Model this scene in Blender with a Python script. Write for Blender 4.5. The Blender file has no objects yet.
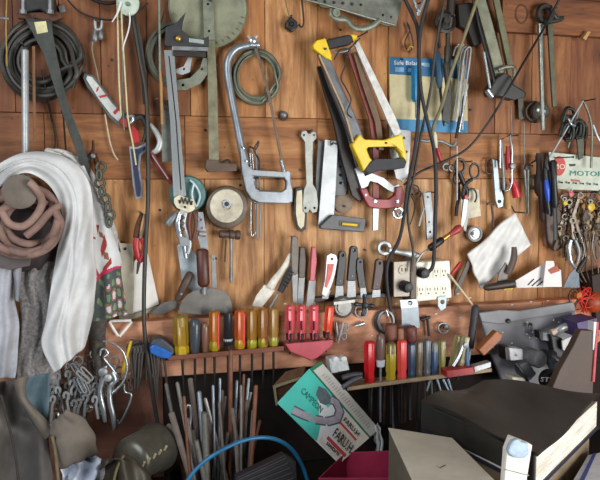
import bpy, bmesh, math, random
from mathutils import Vector, Matrix, Euler
from mathutils.geometry import tessellate_polygon
random.seed(7)
sc = bpy.context.scene
COL = sc.collection
# ---------------------------------------------------------------- camera
F = 724.0
YAW, PITCH = math.radians(15), math.radians(5)
CAM = Vector((-1.55 * math.tan(YAW), -1.55, 1.55))
cd = bpy.data.cameras.new('camera'); cam = bpy.data.objects.new('camera', cd); COL.objects.link(cam)
cam.location = CAM; cam.rotation_euler = (math.pi / 2 - PITCH, 0, -YAW)
cd.sensor_width = 36; cd.lens = 36 * F / 600; cd.clip_start = .02
sc.camera = cam
RM = Euler((math.pi / 2 - PITCH, 0, -YAW)).to_matrix()
FWD = RM @ Vector((0, 0, -1))
def ray(px, py): return RM @ Vector(((px - 300) / F, -(py - 240) / F, -1))
def P(px, py, d=0.0):
    """where the sight line of a photo point meets the upright plane d metres in front of the wall"""
    r = ray(px, py); t = (-d - CAM.y) / r.y
    return CAM + r * t
def H(px, py, z):
    r = ray(px, py); t = (z - CAM.z) / r.z
    return CAM + r * t
def S(p): return (p - CAM).dot(FWD) / F            # metres per photo pixel at a point
BENCH = 0.90
# ---------------------------------------------------------------- materials
def lin(h):
    h = h.lstrip('#'); c = [int(h[i:i + 2], 16) / 255 for i in (0, 2, 4)]
    return tuple(x / 12.92 if x <= .04045 else ((x + .055) / 1.055) ** 2.4 for x in c) + (1,)
MATS = {}
def M(col, rough=.5, metal=0.0, dirt=.35, scale=60, bump=.15, dcol=None, trans=0, aniso=None, wave=None):
    key = (col, rough, metal, dirt, scale, bump, dcol, trans, aniso, wave)
    if key in MATS: return MATS[key]
    m = bpy.data.materials.new('surface_%s' % col.strip('#')); m.use_nodes = True
    nt = m.node_tree; N = nt.nodes; L = nt.links; b = N['Principled BSDF']
    tc = N.new('ShaderNodeTexCoord'); mp = N.new('ShaderNodeMapping'); L.new(tc.outputs['Object'], mp.inputs[0])
    if aniso: mp.inputs['Scale'].default_value = aniso
    n = N.new('ShaderNodeTexNoise'); n.inputs['Scale'].default_value = scale; n.inputs['Detail'].default_value = 5
    n.inputs['Roughness'].default_value = .65
    L.new(mp.outputs[0], n.inputs['Vector'])
    cr = N.new('ShaderNodeValToRGB'); cr.color_ramp.elements[0].position = .38; cr.color_ramp.elements[1].position = .62
    base = lin(col)
    dc = lin(dcol) if dcol else tuple(x * .35 for x in base[:3]) + (1,)
    mixd = tuple(base[i] * (1 - dirt) + dc[i] * dirt for i in range(3)) + (1,)
    lite = tuple(min(1, x * (1 + .25 * dirt)) for x in base[:3]) + (1,)
    cr.color_ramp.elements[0].color = mixd; cr.color_ramp.elements[1].color = lite
    L.new(n.outputs['Fac'], cr.inputs[0])
    out = cr.outputs[0]
    if wave:
        w = N.new('ShaderNodeTexWave'); w.inputs['Scale'].default_value = wave; w.inputs['Distortion'].default_value = 1.5
        L.new(tc.outputs['Object'], w.inputs['Vector'])
        mx = N.new('ShaderNodeMixRGB'); mx.blend_type = 'MULTIPLY'; mx.inputs[0].default_value = .45
        L.new(out, mx.inputs[1]); L.new(w.outputs['Color'], mx.inputs[2]); out = mx.outputs[0]
    L.new(out, b.inputs['Base Color'])
    b.inputs['Roughness'].default_value = rough; b.inputs['Metallic'].default_value = metal
    if trans: b.inputs['Transmission Weight'].default_value = trans
    if bump:
        bm = N.new('ShaderNodeBump'); bm.inputs['Strength'].default_value = bump; bm.inputs['Distance'].default_value = .002
        L.new(n.outputs['Fac'], bm.inputs['Height']); L.new(bm.outputs[0], b.inputs['Normal'])
    MATS[key] = m
    return m
STEEL = M('#84888a', .45, .45, .45, 45)
SILVER = M('#a9acac', .42, .4, .3, 40)
CHROME = M('#b4bcc2', .25, .7, .25, 60)
GREYG = M('#7d8272', .5, .5, .5, 35)          # greenish weathered steel
DARK = M('#2b2926', .5, .3, .5, 50)
BLACK = M('#17171a', .45, 0, .4, 60)
RUBBER = M('#26262b', .6, 0, .4, 60)
CABLE = M('#35332d', .5, 0, .4, 60)
RUST = M('#5a3a28', .75, .3, .6, 60, dcol='#2b1c14')
BROWNM = M('#5b4a40', .6, .4, .6, 50)
WOODH = M('#6b3f27', .5, 0, .5, 25, aniso=(1, 1, .15))
WOODD = M('#3d2a22', .55, 0, .5, 25)
WOODL = M('#b58a55', .6, 0, .4, 25)
RED = M('#b3242a', .4, 0, .3, 50)
CREAM = M('#d9d0b4', .6, 0, .25, 40)
WHITE = M('#dfe0de', .6, 0, .2, 30)
YELLOW = M('#e2bf1c', .45, 0, .25, 40)
CLOTHW = M('#cfd0cf', .95, 0, .22, 18, .4, dcol='#7e7a74')
BRASS = M('#b3923f', .35, .7, .3, 50)
# ---------------------------------------------------------------- things
ALL = []
def v3(p, d): return P(p[0], p[1], p[2] if len(p) > 2 else d)
def catmull(pts, n, closed=False):
    out = []; m = len(pts); rng = range(m if closed else m - 1)
    for i in rng:
        g = (lambda k: pts[k % m]) if closed else (lambda k: pts[max(0, min(m - 1, k))])
        p0, p1, p2, p3 = g(i - 1), g(i), g(i + 1), g(i + 2)
        for j in range(n):
            t = j / n
            out.append(.5 * ((2 * p1) + (p2 - p0) * t + (2 * p0 - 5 * p1 + 4 * p2 - p3) * t * t + (3 * p1 - p0 - 3 * p2 + p3) * t ** 3))
    if not closed: out.append(pts[-1].copy())
    return out
class T:
    def __init__(s, name, label, cat=None, group=None, d=.012, kind=None):
        s.name, s.label, s.cat, s.group, s.d, s.kind, s.parts = name, label, cat, group, d, kind, []
        ALL.append(s)
    def add(s, name, V, Fc, mat, smooth=False, par=None, bev=0, fm=None, sub=0, kind=None):
        s.parts.append(dict(name=name, V=V, F=Fc, mat=mat, smooth=smooth, par=par, bev=bev, fm=fm, sub=sub, kind=kind))
        return len(s.parts) - 1
    def plate(s, name, pts, mat, d=None, th=.003, holes=(), par=None, bev=.0006):
        d = s.d if d is None else d
        loops = [[v3(p, d) for p in pts]] + [[v3(p, d) for p in h] for h in holes]
        flat = [p for lp in loops for p in lp]
        tr = tessellate_polygon([[Vector((p.x, p.z, 0)) for p in lp] for lp in loops])
        n = len(flat); V = flat + [p + Vector((0, th, 0)) for p in flat]
        Fc = [list(t) for t in tr] + [[k + n for k in reversed(t)] for t in tr]
        o = 0
        for lp in loops:
            m = len(lp)
            for i in range(m):
                a, b = o + i, o + (i + 1) % m
                Fc.append([a, b, b + n, a + n])
            o += m
        return s.add(name, V, Fc, mat, False, par, bev)
    def tube(s, name, pts, r, mat, d=None, n=6, sides=8, closed=False, par=None, smooth=True, flat=1.0):
        d = s.d if d is None else d
        W = [v3(p, d) for p in pts]
        R = list(r) if isinstance(r, (list, tuple)) else [r] * len(W)
        if closed: R2 = R + [R[0]]
        else: R2 = R
        if n > 1:
            W2 = catmull(W, n, closed); k = len(W2)
            RR = []
            for i in range(k):
                t = i / n; a = int(t); f = t - a
                RR.append(R2[min(a, len(R2) - 1)] * (1 - f) + R2[min(a + 1, len(R2) - 1)] * f)
        else: W2, RR = W, R
        k = len(W2); V, Fc = [], []
        prev = None
        for i, p in enumerate(W2):
            if closed: tn = W2[(i + 1) % k] - W2[i - 1]
            else: tn = W2[min(i + 1, k - 1)] - W2[max(i - 1, 0)]
            if tn.length < 1e-9: tn = Vector((0, 0, 1))
            tn.normalize()
            if prev is None:
                ref = Vector((0, 1, 0)) if abs(tn.y) < .9 else Vector((1, 0, 0))
                nx = tn.cross(ref).normalized()
            else:
                nx = (prev - tn * prev.dot(tn)).normalized()
            prev = nx; ny = tn.cross(nx)
            rr = RR[i] * S(p)
            for j in range(sides):
                a = 2 * math.pi * j / sides
                V.append(p + nx * math.cos(a) * rr + ny * math.sin(a) * rr * flat)
        for i in range(k if closed else k - 1):
            for j in range(sides):
                a = i * sides + j; b = i * sides + (j + 1) % sides; i2 = (i + 1) % k
                Fc.append([a, b, i2 * sides + (j + 1) % sides, i2 * sides + j])
        if not closed:
            Fc.append(list(range(sides))[::-1]); Fc.append([(k - 1) * sides + j for j in range(sides)])
        return s.add(name, V, Fc, mat, smooth, par)
    def rod(s, name, a, b, prof, mat, d=None, sides=16, flute=0, fa=.1, par=None, flat=1.0, smooth=True):
        """turned body along a->b; prof = [(t along, radius in photo px)]"""
        d = s.d if d is None else d
        A, B = v3(a, d), v3(b, d); ax = B - A; tn = ax.normalized()
        nx = tn.cross(Vector((0, 1, 0))).normalized(); ny = tn.cross(nx)
        sc_ = S(A); V, Fc = [], []
        if flute: sides = flute * 4
        for t, r in prof:
            for j in range(sides):
                an = 2 * math.pi * j / sides; rr = r * sc_
                if flute and r > 1.5: rr *= 1 + fa * math.cos(flute * an)
                V.append(A + ax * t + nx * math.cos(an) * rr + ny * math.sin(an) * rr * flat)
        k = len(prof)
        for i in range(k - 1):
            for j in range(sides):
                Fc.append([i * sides + j, i * sides + (j + 1) % sides, (i + 1) * sides + (j + 1) % sides, (i + 1) * sides + j])
        Fc.append(list(range(sides))[::-1]); Fc.append([(k - 1) * sides + j for j in range(sides)])
        return s.add(name, V, Fc, mat, smooth, par)
    def disc(s, name, c, prof, mat, sides=40, par=None, ax=1.0, smooth=True, sy=1.0):
        """lathe about the axis that points off the wall; prof = [(radius px, depth m)] ; last radius 0 closes"""
        C0 = P(c[0], c[1], prof[0][1]); sc_ = S(C0); V, Fc = [], []
        for r, dd in prof:
            for j in range(sides):
                a = 2 * math.pi * j / sides
                V.append(Vector((C0.x + math.cos(a) * r * sc_ * ax, -dd, C0.z + math.sin(a) * r * sc_ * sy)))
        for i in range(len(prof) - 1):
            for j in range(sides):
                Fc.append([i * sides + j, i * sides + (j + 1) % sides, (i + 1) * sides + (j + 1) % sides, (i + 1) * sides + j])
        Fc.append(list(range(sides))[::-1]); Fc.append([(len(prof) - 1) * sides + j for j in range(sides)])
        return s.add(name, V, Fc, mat, smooth, par)
    def ring(s, name, c, R, r, mat, d=None, sy=1.0, n=20, par=None, gap=0, ph=0, tilt=0):
        d = s.d if d is None else d
        pts = []
        m = n
        for i in range(m + (1 if gap else 0)):
            a = ph + (2 * math.pi - gap) * i / m
            pts.append((c[0] + R * math.cos(a), c[1] - R * sy * math.sin(a), d + tilt * math.cos(a)))
        return s.tube(name, pts, r, mat, d, n=1, closed=not gap, par=par, sides=6)
    def hexa(s, name, c8, mat, par=None, bev=.0015):
        """c8: front/bottom loop of four world points then the matching four of the other side"""
        Fc = [[0, 1, 2, 3], [7, 6, 5, 4], [0, 4, 5, 1], [1, 5, 6, 2], [2, 6, 7, 3], [3, 7, 4, 0]]
        return s.add(name, [Vector(c) for c in c8], Fc, mat, False, par, bev)
    def block(s, name, pts4, mat, d=None, th=.02, par=None, bev=.0015):
        return s.plate(name, pts4, mat, d, th, (), par, bev)
    def sheet(s, name, Lp, Rp, dfn, mat, nu=24, nv=40, par=None, fm=None, th=.002, wob=0):
        Lw = catmull([Vector((p[0], p[1], 0)) for p in Lp], 12); Rw = catmull([Vector((p[0], p[1], 0)) for p in Rp], 12)
        def at(c, t):
            x = t * (len(c) - 1); i = min(int(x), len(c) - 2); return c[i].lerp(c[i + 1], x - i)
        V, Fc, fmi = [], [], []
        for j in range(nv + 1):
            v = j / nv; a, b = at(Lw, v), at(Rw, v)
            for i in range(nu + 1):
                u = i / nu; q = a.lerp(b, u)
                if wob: q = q + Vector((math.sin(v * 19 + u * 3), math.sin(u * 17 + v * 5), 0)) * wob
                V.append(P(q.x, q.y, dfn(u, v)))
        for j in range(nv):
            for i in range(nu):
                k = j * (nu + 1) + i
                Fc.append([k, k + nu + 1, k + nu + 2, k + 1])
                fmi.append(fm((i + .5) / nu, (j + .5) / nv) if fm else 0)
        return s.add(name, V, Fc, mat, True, par, fm=fmi, sub=-th)
    def text(s, name, txt, o, x1, up, mat, par=None, h=None):
        """lettering on a face: o world origin, x1 world point where the line ends, up a world vector"""
        cu = bpy.data.curves.new('lettering', 'FONT'); cu.body = txt; cu.size = 1; cu.extrude = .01; cu.resolution_u = 2
        ob = bpy.data.objects.new('lettering', cu); COL.objects.link(ob)
        dg = bpy.context.evaluated_depsgraph_get(); dg.update()
        me = bpy.data.meshes.new_from_object(ob.evaluated_get(dg))
        bpy.data.objects.remove(ob)
        xs = [v.co.x for v in me.vertices]; w = max(xs) - min(xs); x0 = min(xs)
        X = (x1 - o); L = X.length; X.normalize(); Y = (up - X * up.dot(X)).normalized(); Z = X.cross(Y)
        k = L / w; ky = (h / .7) if h else k
        V = [o + X * (v.co.x - x0) * k + Y * v.co.y * ky + Z * (v.co.z * .03) for v in me.vertices]
        Fc = [list(p.vertices) for p in me.polygons]
        return s.add(name, V, Fc, mat, False, par)
def finish():
    for t in ALL:
        allv = [v for p in t.parts for v in p['V']]
        if not allv: continue
        lo = Vector((min(v.x for v in allv), min(v.y for v in allv), min(v.z for v in allv)))
        hi = Vector((max(v.x for v in allv), max(v.y for v in allv), max(v.z for v in allv)))
        loc = Vector(((lo.x + hi.x) / 2, (lo.y + hi.y) / 2, lo.z))
        single = len(t.parts) == 1
        root = None
        if not single:
            root = bpy.data.objects.new(t.name, None); root.empty_display_size = .02
            COL.objects.link(root); root.location = loc
        obs = []
        for p in t.parts:
            me = bpy.data.meshes.new(t.name if single else p['name'])
            me.from_pydata([tuple(v - loc) for v in p['V']], [], p['F'])
            mats = p['mat'] if isinstance(p['mat'], (list, tuple)) else [p['mat']]
            for m in mats: me.materials.append(m)
            if p['fm']:
                for k, poly in enumerate(me.polygons): poly.material_index = p['fm'][k]
            bm = bmesh.new(); bm.from_mesh(me); bmesh.ops.recalc_face_normals(bm, faces=bm.faces); bm.to_mesh(me); bm.free()
            if p['smooth']:
                me.shade_smooth()
                if not p['sub']: me.set_sharp_from_angle(angle=math.radians(50))
            o = bpy.data.objects.new(t.name if single else p['name'], me); COL.objects.link(o)
            if p['bev']:
                b = o.modifiers.new('edge', 'BEVEL'); b.width = p['bev']; b.segments = 2; b.limit_method = 'ANGLE'; b.angle_limit = math.radians(35)
            if p['sub'] < 0:
                b = o.modifiers.new('cloth', 'SOLIDIFY'); b.thickness = -p['sub']; b.offset = -1
            if p['kind']: o['kind'] = p['kind']
            obs.append(o)
            if single: o.location = loc; root = o
            else:
                o.parent = obs[p['par']] if p['par'] is not None else root
        if t.kind: root['kind'] = t.kind
        if t.label: root['label'] = t.label
        if t.cat: root['category'] = t.cat
        if t.group: root['group'] = t.group
# ================================================================= the wall
def wood_wall():
    m = bpy.data.materials.new('wall_planks'); m.use_nodes = True
    nt = m.node_tree; N = nt.nodes; L = nt.links; b = N['Principled BSDF']
    at = N.new('ShaderNodeVertexColor'); at.layer_name = 'plank'
    sp = N.new('ShaderNodeSeparateColor'); L.new(at.outputs[0], sp.inputs[0])
    geo = N.new('ShaderNodeNewGeometry')
    def mapped(scale):
        mp = N.new('ShaderNodeMapping'); mp.inputs['Scale'].default_value = scale
        L.new(geo.outputs['Position'], mp.inputs[0]); return mp
    mv, mh = mapped((14, 1, 1.6)), mapped((1.6, 1, 14))
    mix = N.new('ShaderNodeMix'); mix.data_type = 'VECTOR'
    L.new(sp.outputs['Blue'], mix.inputs[0]); L.new(mv.outputs[0], mix.inputs[4]); L.new(mh.outputs[0], mix.inputs[5])
    off = N.new('ShaderNodeVectorMath'); off.operation = 'ADD'
    cx = N.new('ShaderNodeCombineXYZ'); ml = N.new('ShaderNodeMath'); ml.operation = 'MULTIPLY'; ml.inputs[1].default_value = 37
    L.new(sp.outputs['Green'], ml.inputs[0]); L.new(ml.outputs[0], cx.inputs[1])
    L.new(mix.outputs[1], off.inputs[0]); L.new(cx.outputs[0], off.inputs[1])
    def noise(s, det, rgh=.6, dist=0):
        n = N.new('ShaderNodeTexNoise'); n.inputs['Scale'].default_value = s; n.inputs['Detail'].default_value = det
        n.inputs['Roughness'].default_value = rgh; n.inputs['Distortion'].default_value = dist
        return n
    g = noise(2.2, 9, .68, .8); L.new(off.outputs[0], g.inputs['Vector'])
    cr = N.new('ShaderNodeValToRGB'); e = cr.color_ramp.elements
    e[0].position = .3; e[0].color = lin('#795636'); e[1].position = .72; e[1].color = lin('#e2c49b')
    k = e.new(.48); k.color = lin('#bb9062')
    L.new(g.outputs['Fac'], cr.inputs[0])
    # tone of each plank
    tn = N.new('ShaderNodeValToRGB'); e = tn.color_ramp.elements
    e[0].position = 0; e[0].color = lin('#9a6a3c'); e[1].position = 1; e[1].color = lin('#fff6ea'); k = e.new(.5); k.color = lin('#ecca9e')
    L.new(sp.outputs['Red'], tn.inputs[0])
    mu = N.new('ShaderNodeMixRGB'); mu.blend_type = 'MULTIPLY'; mu.inputs[0].default_value = .95
    L.new(cr.outputs[0], mu.inputs[1]); L.new(tn.outputs[0], mu.inputs[2])
    # fine streaks
    st = noise(9, 4); L.new(off.outputs[0], st.inputs['Vector'])
    s2 = N.new('ShaderNodeValToRGB'); s2.color_ramp.elements[0].position = .35; s2.color_ramp.elements[0].color = (.45, .36, .28, 1)
    s2.color_ramp.elements[1].position = .55; s2.color_ramp.elements[1].color = (1, 1, 1, 1); L.new(st.outputs['Fac'], s2.inputs[0])
    m2 = N.new('ShaderNodeMixRGB'); m2.blend_type = 'MULTIPLY'; m2.inputs[0].default_value = .45
    L.new(mu.outputs[0], m2.inputs[1]); L.new(s2.outputs[0], m2.inputs[2])
    # knots and grime
    vo = N.new('ShaderNodeTexVoronoi'); vo.inputs['Scale'].default_value = 5.5
    mk = N.new('ShaderNodeMapping'); mk.inputs['Scale'].default_value = (1, 1, .55); L.new(geo.outputs['Position'], mk.inputs[0]); L.new(mk.outputs[0], vo.inputs['Vector'])
    kr = N.new('ShaderNodeValToRGB'); kr.color_ramp.elements[0].position = .03; kr.color_ramp.elements[0].color = (.22, .1, .05, 1)
    kr.color_ramp.elements[1].position = .13; kr.color_ramp.elements[1].color = (1, 1, 1, 1); L.new(vo.outputs['Distance'], kr.inputs[0])
    m3 = N.new('ShaderNodeMixRGB'); m3.blend_type = 'MULTIPLY'; m3.inputs[0].default_value = .8
    L.new(m2.outputs[0], m3.inputs[1]); L.new(kr.outputs[0], m3.inputs[2])
    gr = noise(7, 6, .7); L.new(geo.outputs['Position'], gr.inputs['Vector'])
    gc = N.new('ShaderNodeValToRGB'); gc.color_ramp.elements[0].position = .36; gc.color_ramp.elements[0].color = (.5, .4, .33, 1)
    gc.color_ramp.elements[1].position = .58; gc.color_ramp.elements[1].color = (1, 1, 1, 1); L.new(gr.outputs['Fac'], gc.inputs[0])
    m4 = N.new('ShaderNodeMixRGB'); m4.blend_type = 'MULTIPLY'; m4.inputs[0].default_value = .4
    L.new(m3.outputs[0], m4.inputs[1]); L.new(gc.outputs[0], m4.inputs[2])
    vn = N.new('ShaderNodeTexVoronoi'); vn.inputs['Scale'].default_value = 26; L.new(geo.outputs['Position'], vn.inputs['Vector'])
    vr = N.new('ShaderNodeValToRGB'); vr.color_ramp.elements[0].position = .035; vr.color_ramp.elements[0].color = (.12, .07, .05, 1)
    vr.color_ramp.elements[1].position = .07; vr.color_ramp.elements[1].color = (1, 1, 1, 1); L.new(vn.outputs['Distance'], vr.inputs[0])
    m5 = N.new('ShaderNodeMixRGB'); m5.blend_type = 'MULTIPLY'; m5.inputs[0].default_value = .75
    L.new(m4.outputs[0], m5.inputs[1]); L.new(vr.outputs[0], m5.inputs[2])
    L.new(m5.outputs[0], b.inputs['Base Color']); b.inputs['Roughness'].default_value = .62
    bp = N.new('ShaderNodeBump'); bp.inputs['Strength'].default_value = .3; bp.inputs['Distance'].default_value = .002
    L.new(st.outputs['Fac'], bp.inputs['Height']); L.new(bp.outputs[0], b.inputs['Normal'])
    return m
WALLM = wood_wall()
def planks(name, boxes, mat, pins=()):
    """boxes: (x0,x1,z0,z1,yfront,yback,tone,horizontal)"""
    bm = bmesh.new(); lay = bm.loops.layers.color.new('plank')
    for x0, x1, z0, z1, yf, yb, tone, hz in boxes:
        rv = random.random(); g = .0006
        vs = [bm.verts.new(c) for c in ((x0 + g, yf, z0 + g), (x1 - g, yf, z0 + g), (x1 - g, yf, z1 - g), (x0 + g, yf, z1 - g),
                                        (x0 + g, yb, z0 + g), (x1 - g, yb, z0 + g), (x1 - g, yb, z1 - g), (x0 + g, yb, z1 - g))]
        for f in ((0, 1, 2, 3), (7, 6, 5, 4), (0, 4, 5, 1), (1, 5, 6, 2), (2, 6, 7, 3), (3, 7, 4, 0)):
            fc = bm.faces.new([vs[i] for i in f])
            for lp in fc.loops: lp[lay] = (tone, rv, hz, 1)
    for px, py, ln in pins:
        c = P(px, py, 0); r = .0016; rings = []
        for y, rr in ((.005, r), (-ln, r), (-ln, r * 1.8), (-ln - .0015, r * 1.8)):
            rings.append([bm.verts.new((c.x + rr * math.cos(k * math.pi / 4), y, c.z + rr * math.sin(k * math.pi / 4))) for k in range(8)])
        new = [bm.faces.new([A[k], A[(k + 1) % 8], B[(k + 1) % 8], B[k]]) for A, B in zip(rings, rings[1:]) for k in range(8)] + [bm.faces.new(rings[-1])]
        for fc in new: fc.material_index = 1
    bmesh.ops.recalc_face_normals(bm, faces=bm.faces)
    me = bpy.data.meshes.new(name); bm.to_mesh(me); bm.free(); me.materials.append(mat); me.materials.append(DARK)
    o = bpy.data.objects.new(name, me); COL.objects.link(o); o['kind'] = 'structure'
    b = o.modifiers.new('edge', 'BEVEL'); b.width = .0009; b.segments = 2
    return o
XL, XR = -1.6, 1.8
def Z(py, px=300, d=0): return P(px, py, d).z
def X(px, py=120, d=0): return P(px, py, d).x
zt, z1, z2, zl = Z(-120), Z(119, 330), Z(179), Z(318, 150)
bx = []
def row(seams, za, zb, tones, hz, py):
    xs = [XL] + [X(s, py) for s in seams] + [XR]
    for i in range(len(xs) - 1):
        yf = random.uniform(-.0015, .0025)
        bx.append((xs[i], xs[i + 1], za, zb, yf, .02, tones[i % len(tones)], hz))
zB = Z(134, 520)
def row(seams, za, zb, tones, hz, py, xs0=None, xs1=None):
    xs = [XL if xs0 is None else xs0] + [X(s_, py) for s_ in seams] + [XR if xs1 is None else xs1]
    for i in range(len(xs) - 1):
        yf = random.uniform(-.0015, .0025)
        bx.append((xs[i], xs[i + 1], za, zb, yf, .02, tones[i % len(tones)], hz))
xq = X(451, 120)
row([14, 60, 101, 147, 190, 265, 317, 388], z1, zt, [.08, .12, .2, .32, .28, .7, .85, .72, .5], 0, 60, None, xq)  # left tones lowered, painting the light's falloff towards the upper corner into the planks
row([496, 532, 571], zB, zt, [.3, .45, .35, 0], 0, 60, xq, None)
row([45, 185, 317, 388], z2, z1, [.3, .5, .6, .66, .6], 1, 150, None, xq)
row([498, 540, 585], z2, zB, [.72, .6, .4, .3], 1, 150, xq, None)
row([55, 147, 205, 264, 317, 386, 451, 486, 539, 585], zl - .06, z2, [.5, .85, .8, .95, .9, 1, .95, .85, .9, .7, .5], 0, 240)
# upper right cross beam
bx.append((X(497, 30), XR, Z(38, 580), Z(5, 560) + .03, -.022, .02, .22, 1))
bx.append((X(430, 0), XR, Z(2, 560), Z(-60, 560), -.035, .02, .05, 1))
PINS = [(38, 24, .07), (88, 402, .12), (150, 441, .12), (152, 472, .12), (60, 392, .1), (26, 50, .08), (96, 22, .02), (128, 4, .085), (208, 4, .035), (173, 30, .05), (252, 41, .03), (256, 52, .025), (309, 131, .02), (332, 144, .028), (356, 38, .07),
        (343, 206, .012), (400, 60, .012), (444, 20, .05), (478, 4, .06), (545, 12, .045), (583, 101, .045), (461, 162, .05), (494, 160, .025), (510, 136, .035), (526, 166, .026), (225, 190, .02), (229, 231, .025),
        (125, 248, .02), (140, 212, .04), (101, 164, .085), (515, 212, .04), (409, 188, .02), (428, 192, .035), (566, 192, .05), (575, 192, .05), (585, 192, .05), (595, 192, .05), (550, 158, .09), (418, 4, .1), (204, 250, .055),
        (293, 237, .03), (214, 257, .03), (182, 206, .06), (69, 166, .03), (87, 74, .03), (289, 18, .02), (160, 210, .002), (240, 185, .002), (300, 170, .002), (470, 110, .002), (365, 250, .002), (205, 130, .002), (112, 60, .002), (340, 30, .002)]
planks('wall_back', bx, WALLM, PINS)
# gap behind the planks
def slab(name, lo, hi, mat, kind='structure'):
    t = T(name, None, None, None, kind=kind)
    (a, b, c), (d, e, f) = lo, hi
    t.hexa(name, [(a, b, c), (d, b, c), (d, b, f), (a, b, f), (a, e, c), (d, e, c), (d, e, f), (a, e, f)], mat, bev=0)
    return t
REDW = M('#cb9271', .7, 0, .62, 11, .6, dcol='#5a2c1c', aniso=(.6, 1, 1.8))
slab('wall_back_lining', (XL, .02, 0), (XR, .04, 2.6), M('#1d120c', .9, 0))
# lower rail: a proud beam that carries the racks, in two lengths
zb0 = Z(374, 200, .03)
t = T('trim_1', None, kind='structure'); xa = X(543, 300, .035)
t.hexa('trim_1', [(XL, -.035, zb0), (xa - .001, -.035, zb0), (xa - .001, -.035, zl), (XL, -.035, zl), (XL, .019, zb0), (xa - .001, .019, zb0), (xa - .001, .019, zl), (XL, .019, zl)], REDW, bev=.003)
t = T('trim_2', None, kind='structure')
t.hexa('trim_2', [(xa + .001, -.033, zb0), (XR, -.033, zb0), (XR, -.033, zl + .001), (xa + .001, -.033, zl + .001), (xa + .001, .019, zb0), (XR, .019, zb0), (XR, .019, zl + .001), (xa + .001, .019, zl + .001)], M('#bf7a56', .7, 0, .6, 11, .6, dcol='#5a2c1c', aniso=(.6, 1, 1.8)), bev=.003)
xs_ = X(163, 400)
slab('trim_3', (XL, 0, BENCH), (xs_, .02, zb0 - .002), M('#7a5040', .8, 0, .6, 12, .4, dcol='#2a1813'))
slab('trim_4', (xs_ + .002, .004, BENCH), (XR, .02, zb0 - .002), M('#261a15', .9, 0, .6, 12, .4, dcol='#0c0807'))  # near-black board, the shade of the recess below the rail put into its colour
slab('bench_top', (XL + .3, -.85, BENCH - .04), (XR - .3, 0, BENCH), M('#1f1814', .7, 0, .6, 10), 'structure')
slab('bench_front', (XL + .35, -.8, 0), (XR - .35, -.76, BENCH - .04), M('#33251c', .8), 'structure')
slab('floor', (-3, -3, -.04), (3, .04, 0), M('#5b5650', .9, 0, .5, 5))
# ---------------------------------------------------------------- light
w = bpy.data.worlds.new('world'); sc.world = w; w.use_nodes = True
nt = w.node_tree; bg = nt.nodes['Background']
tc = nt.nodes.new('ShaderNodeTexCoord'); sx = nt.nodes.new('ShaderNodeSeparateXYZ'); nt.links.new(tc.outputs['Generated'], sx.inputs[0])
cr = nt.nodes.new('ShaderNodeValToRGB'); e = cr.color_ramp.elements
e[0].position = .0; e[0].color = (.32, .36, .46, 1); e[1].position = .75; e[1].color = (.20, .15, .10, 1)
mr = nt.nodes.new('ShaderNodeMapRange'); mr.inputs[1].default_value = -1; nt.links.new(sx.outputs['Z'], mr.inputs[0]); nt.links.new(mr.outputs[0], cr.inputs[0])
nt.links.new(cr.outputs[0], bg.inputs[0]); bg.inputs[1].default_value = .55
def area(name, loc, target, size, power, col, sy=None):
    l = bpy.data.lights.new(name, 'AREA'); l.energy = power; l.color = col; l.size = size
    if sy: l.shape = 'RECTANGLE'; l.size_y = sy
    o = bpy.data.objects.new(name, l); COL.objects.link(o); o.location = loc
    o.rotation_euler = (Vector(target) - Vector(loc)).to_track_quat('-Z', 'Y').to_euler()
area('window_light', (1.25, -2.3, 1.15), (.02, 0, 1.36), 1.3, 68, (1, .99, .97), 1.3)
area('cool_fill_light', (-1.5, -1.9, 2.2), (0, -.1, 1.15), 1.2, 36, (.88, .94, 1), 1.2)  # added fill lamp, set high on the left to brighten upward faces
sc.view_settings.view_transform = 'Standard'
sc.view_settings.exposure = 0
# ================================================================= helpers for kinds that repeat
def knife(name, label, cat, hl, bl, hm, bm_, d=.012, hole=None, group=None, th=.006):
    t = T(name, label, cat, group, d)
    t.plate('blade', bl, bm_, d=d, th=.0016)
    h = t.plate('handle', hl, hm, d=d + .006, th=.011, bev=.002, holes=[hole] if hole else ())
    return t, h
def circ(cx, cy, r, n=12, sy=1): return [(cx + r * math.cos(2 * math.pi * i / n), cy + sy * r * math.sin(2 * math.pi * i / n)) for i in range(n)]
def nail(t, x, y, r=1.3, d=.02):
    return t.rod('nail', (x, y, -.006), (x, y - .6, d), [(0, r * .6), (.86, r * .6), (.88, r), (1, r), (1, .2)], DARK, sides=8)
def coil(t, name, c, Ro, Ri, loops, r, mat, d0, d1, sy=1.0, seed=1, jit=2.0, tiltx=0):
    rnd = random.Random(seed); pts = []
    n = 14
    for k in range(loops):
        R = Ri + (Ro - Ri) * ((k * .618) % 1); ox, oy = rnd.uniform(-jit, jit), rnd.uniform(-jit, jit); dd = rnd.uniform(d0, d1)
        for i in range(n):
            a = 2 * math.pi * i / n
            pts.append((c[0] + ox + R * math.cos(a), c[1] + oy - R * sy * math.sin(a), dd + .004 * math.sin(a * 2 + k)))
    return t.tube(name, pts, r, mat, n=3, sides=7)
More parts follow.
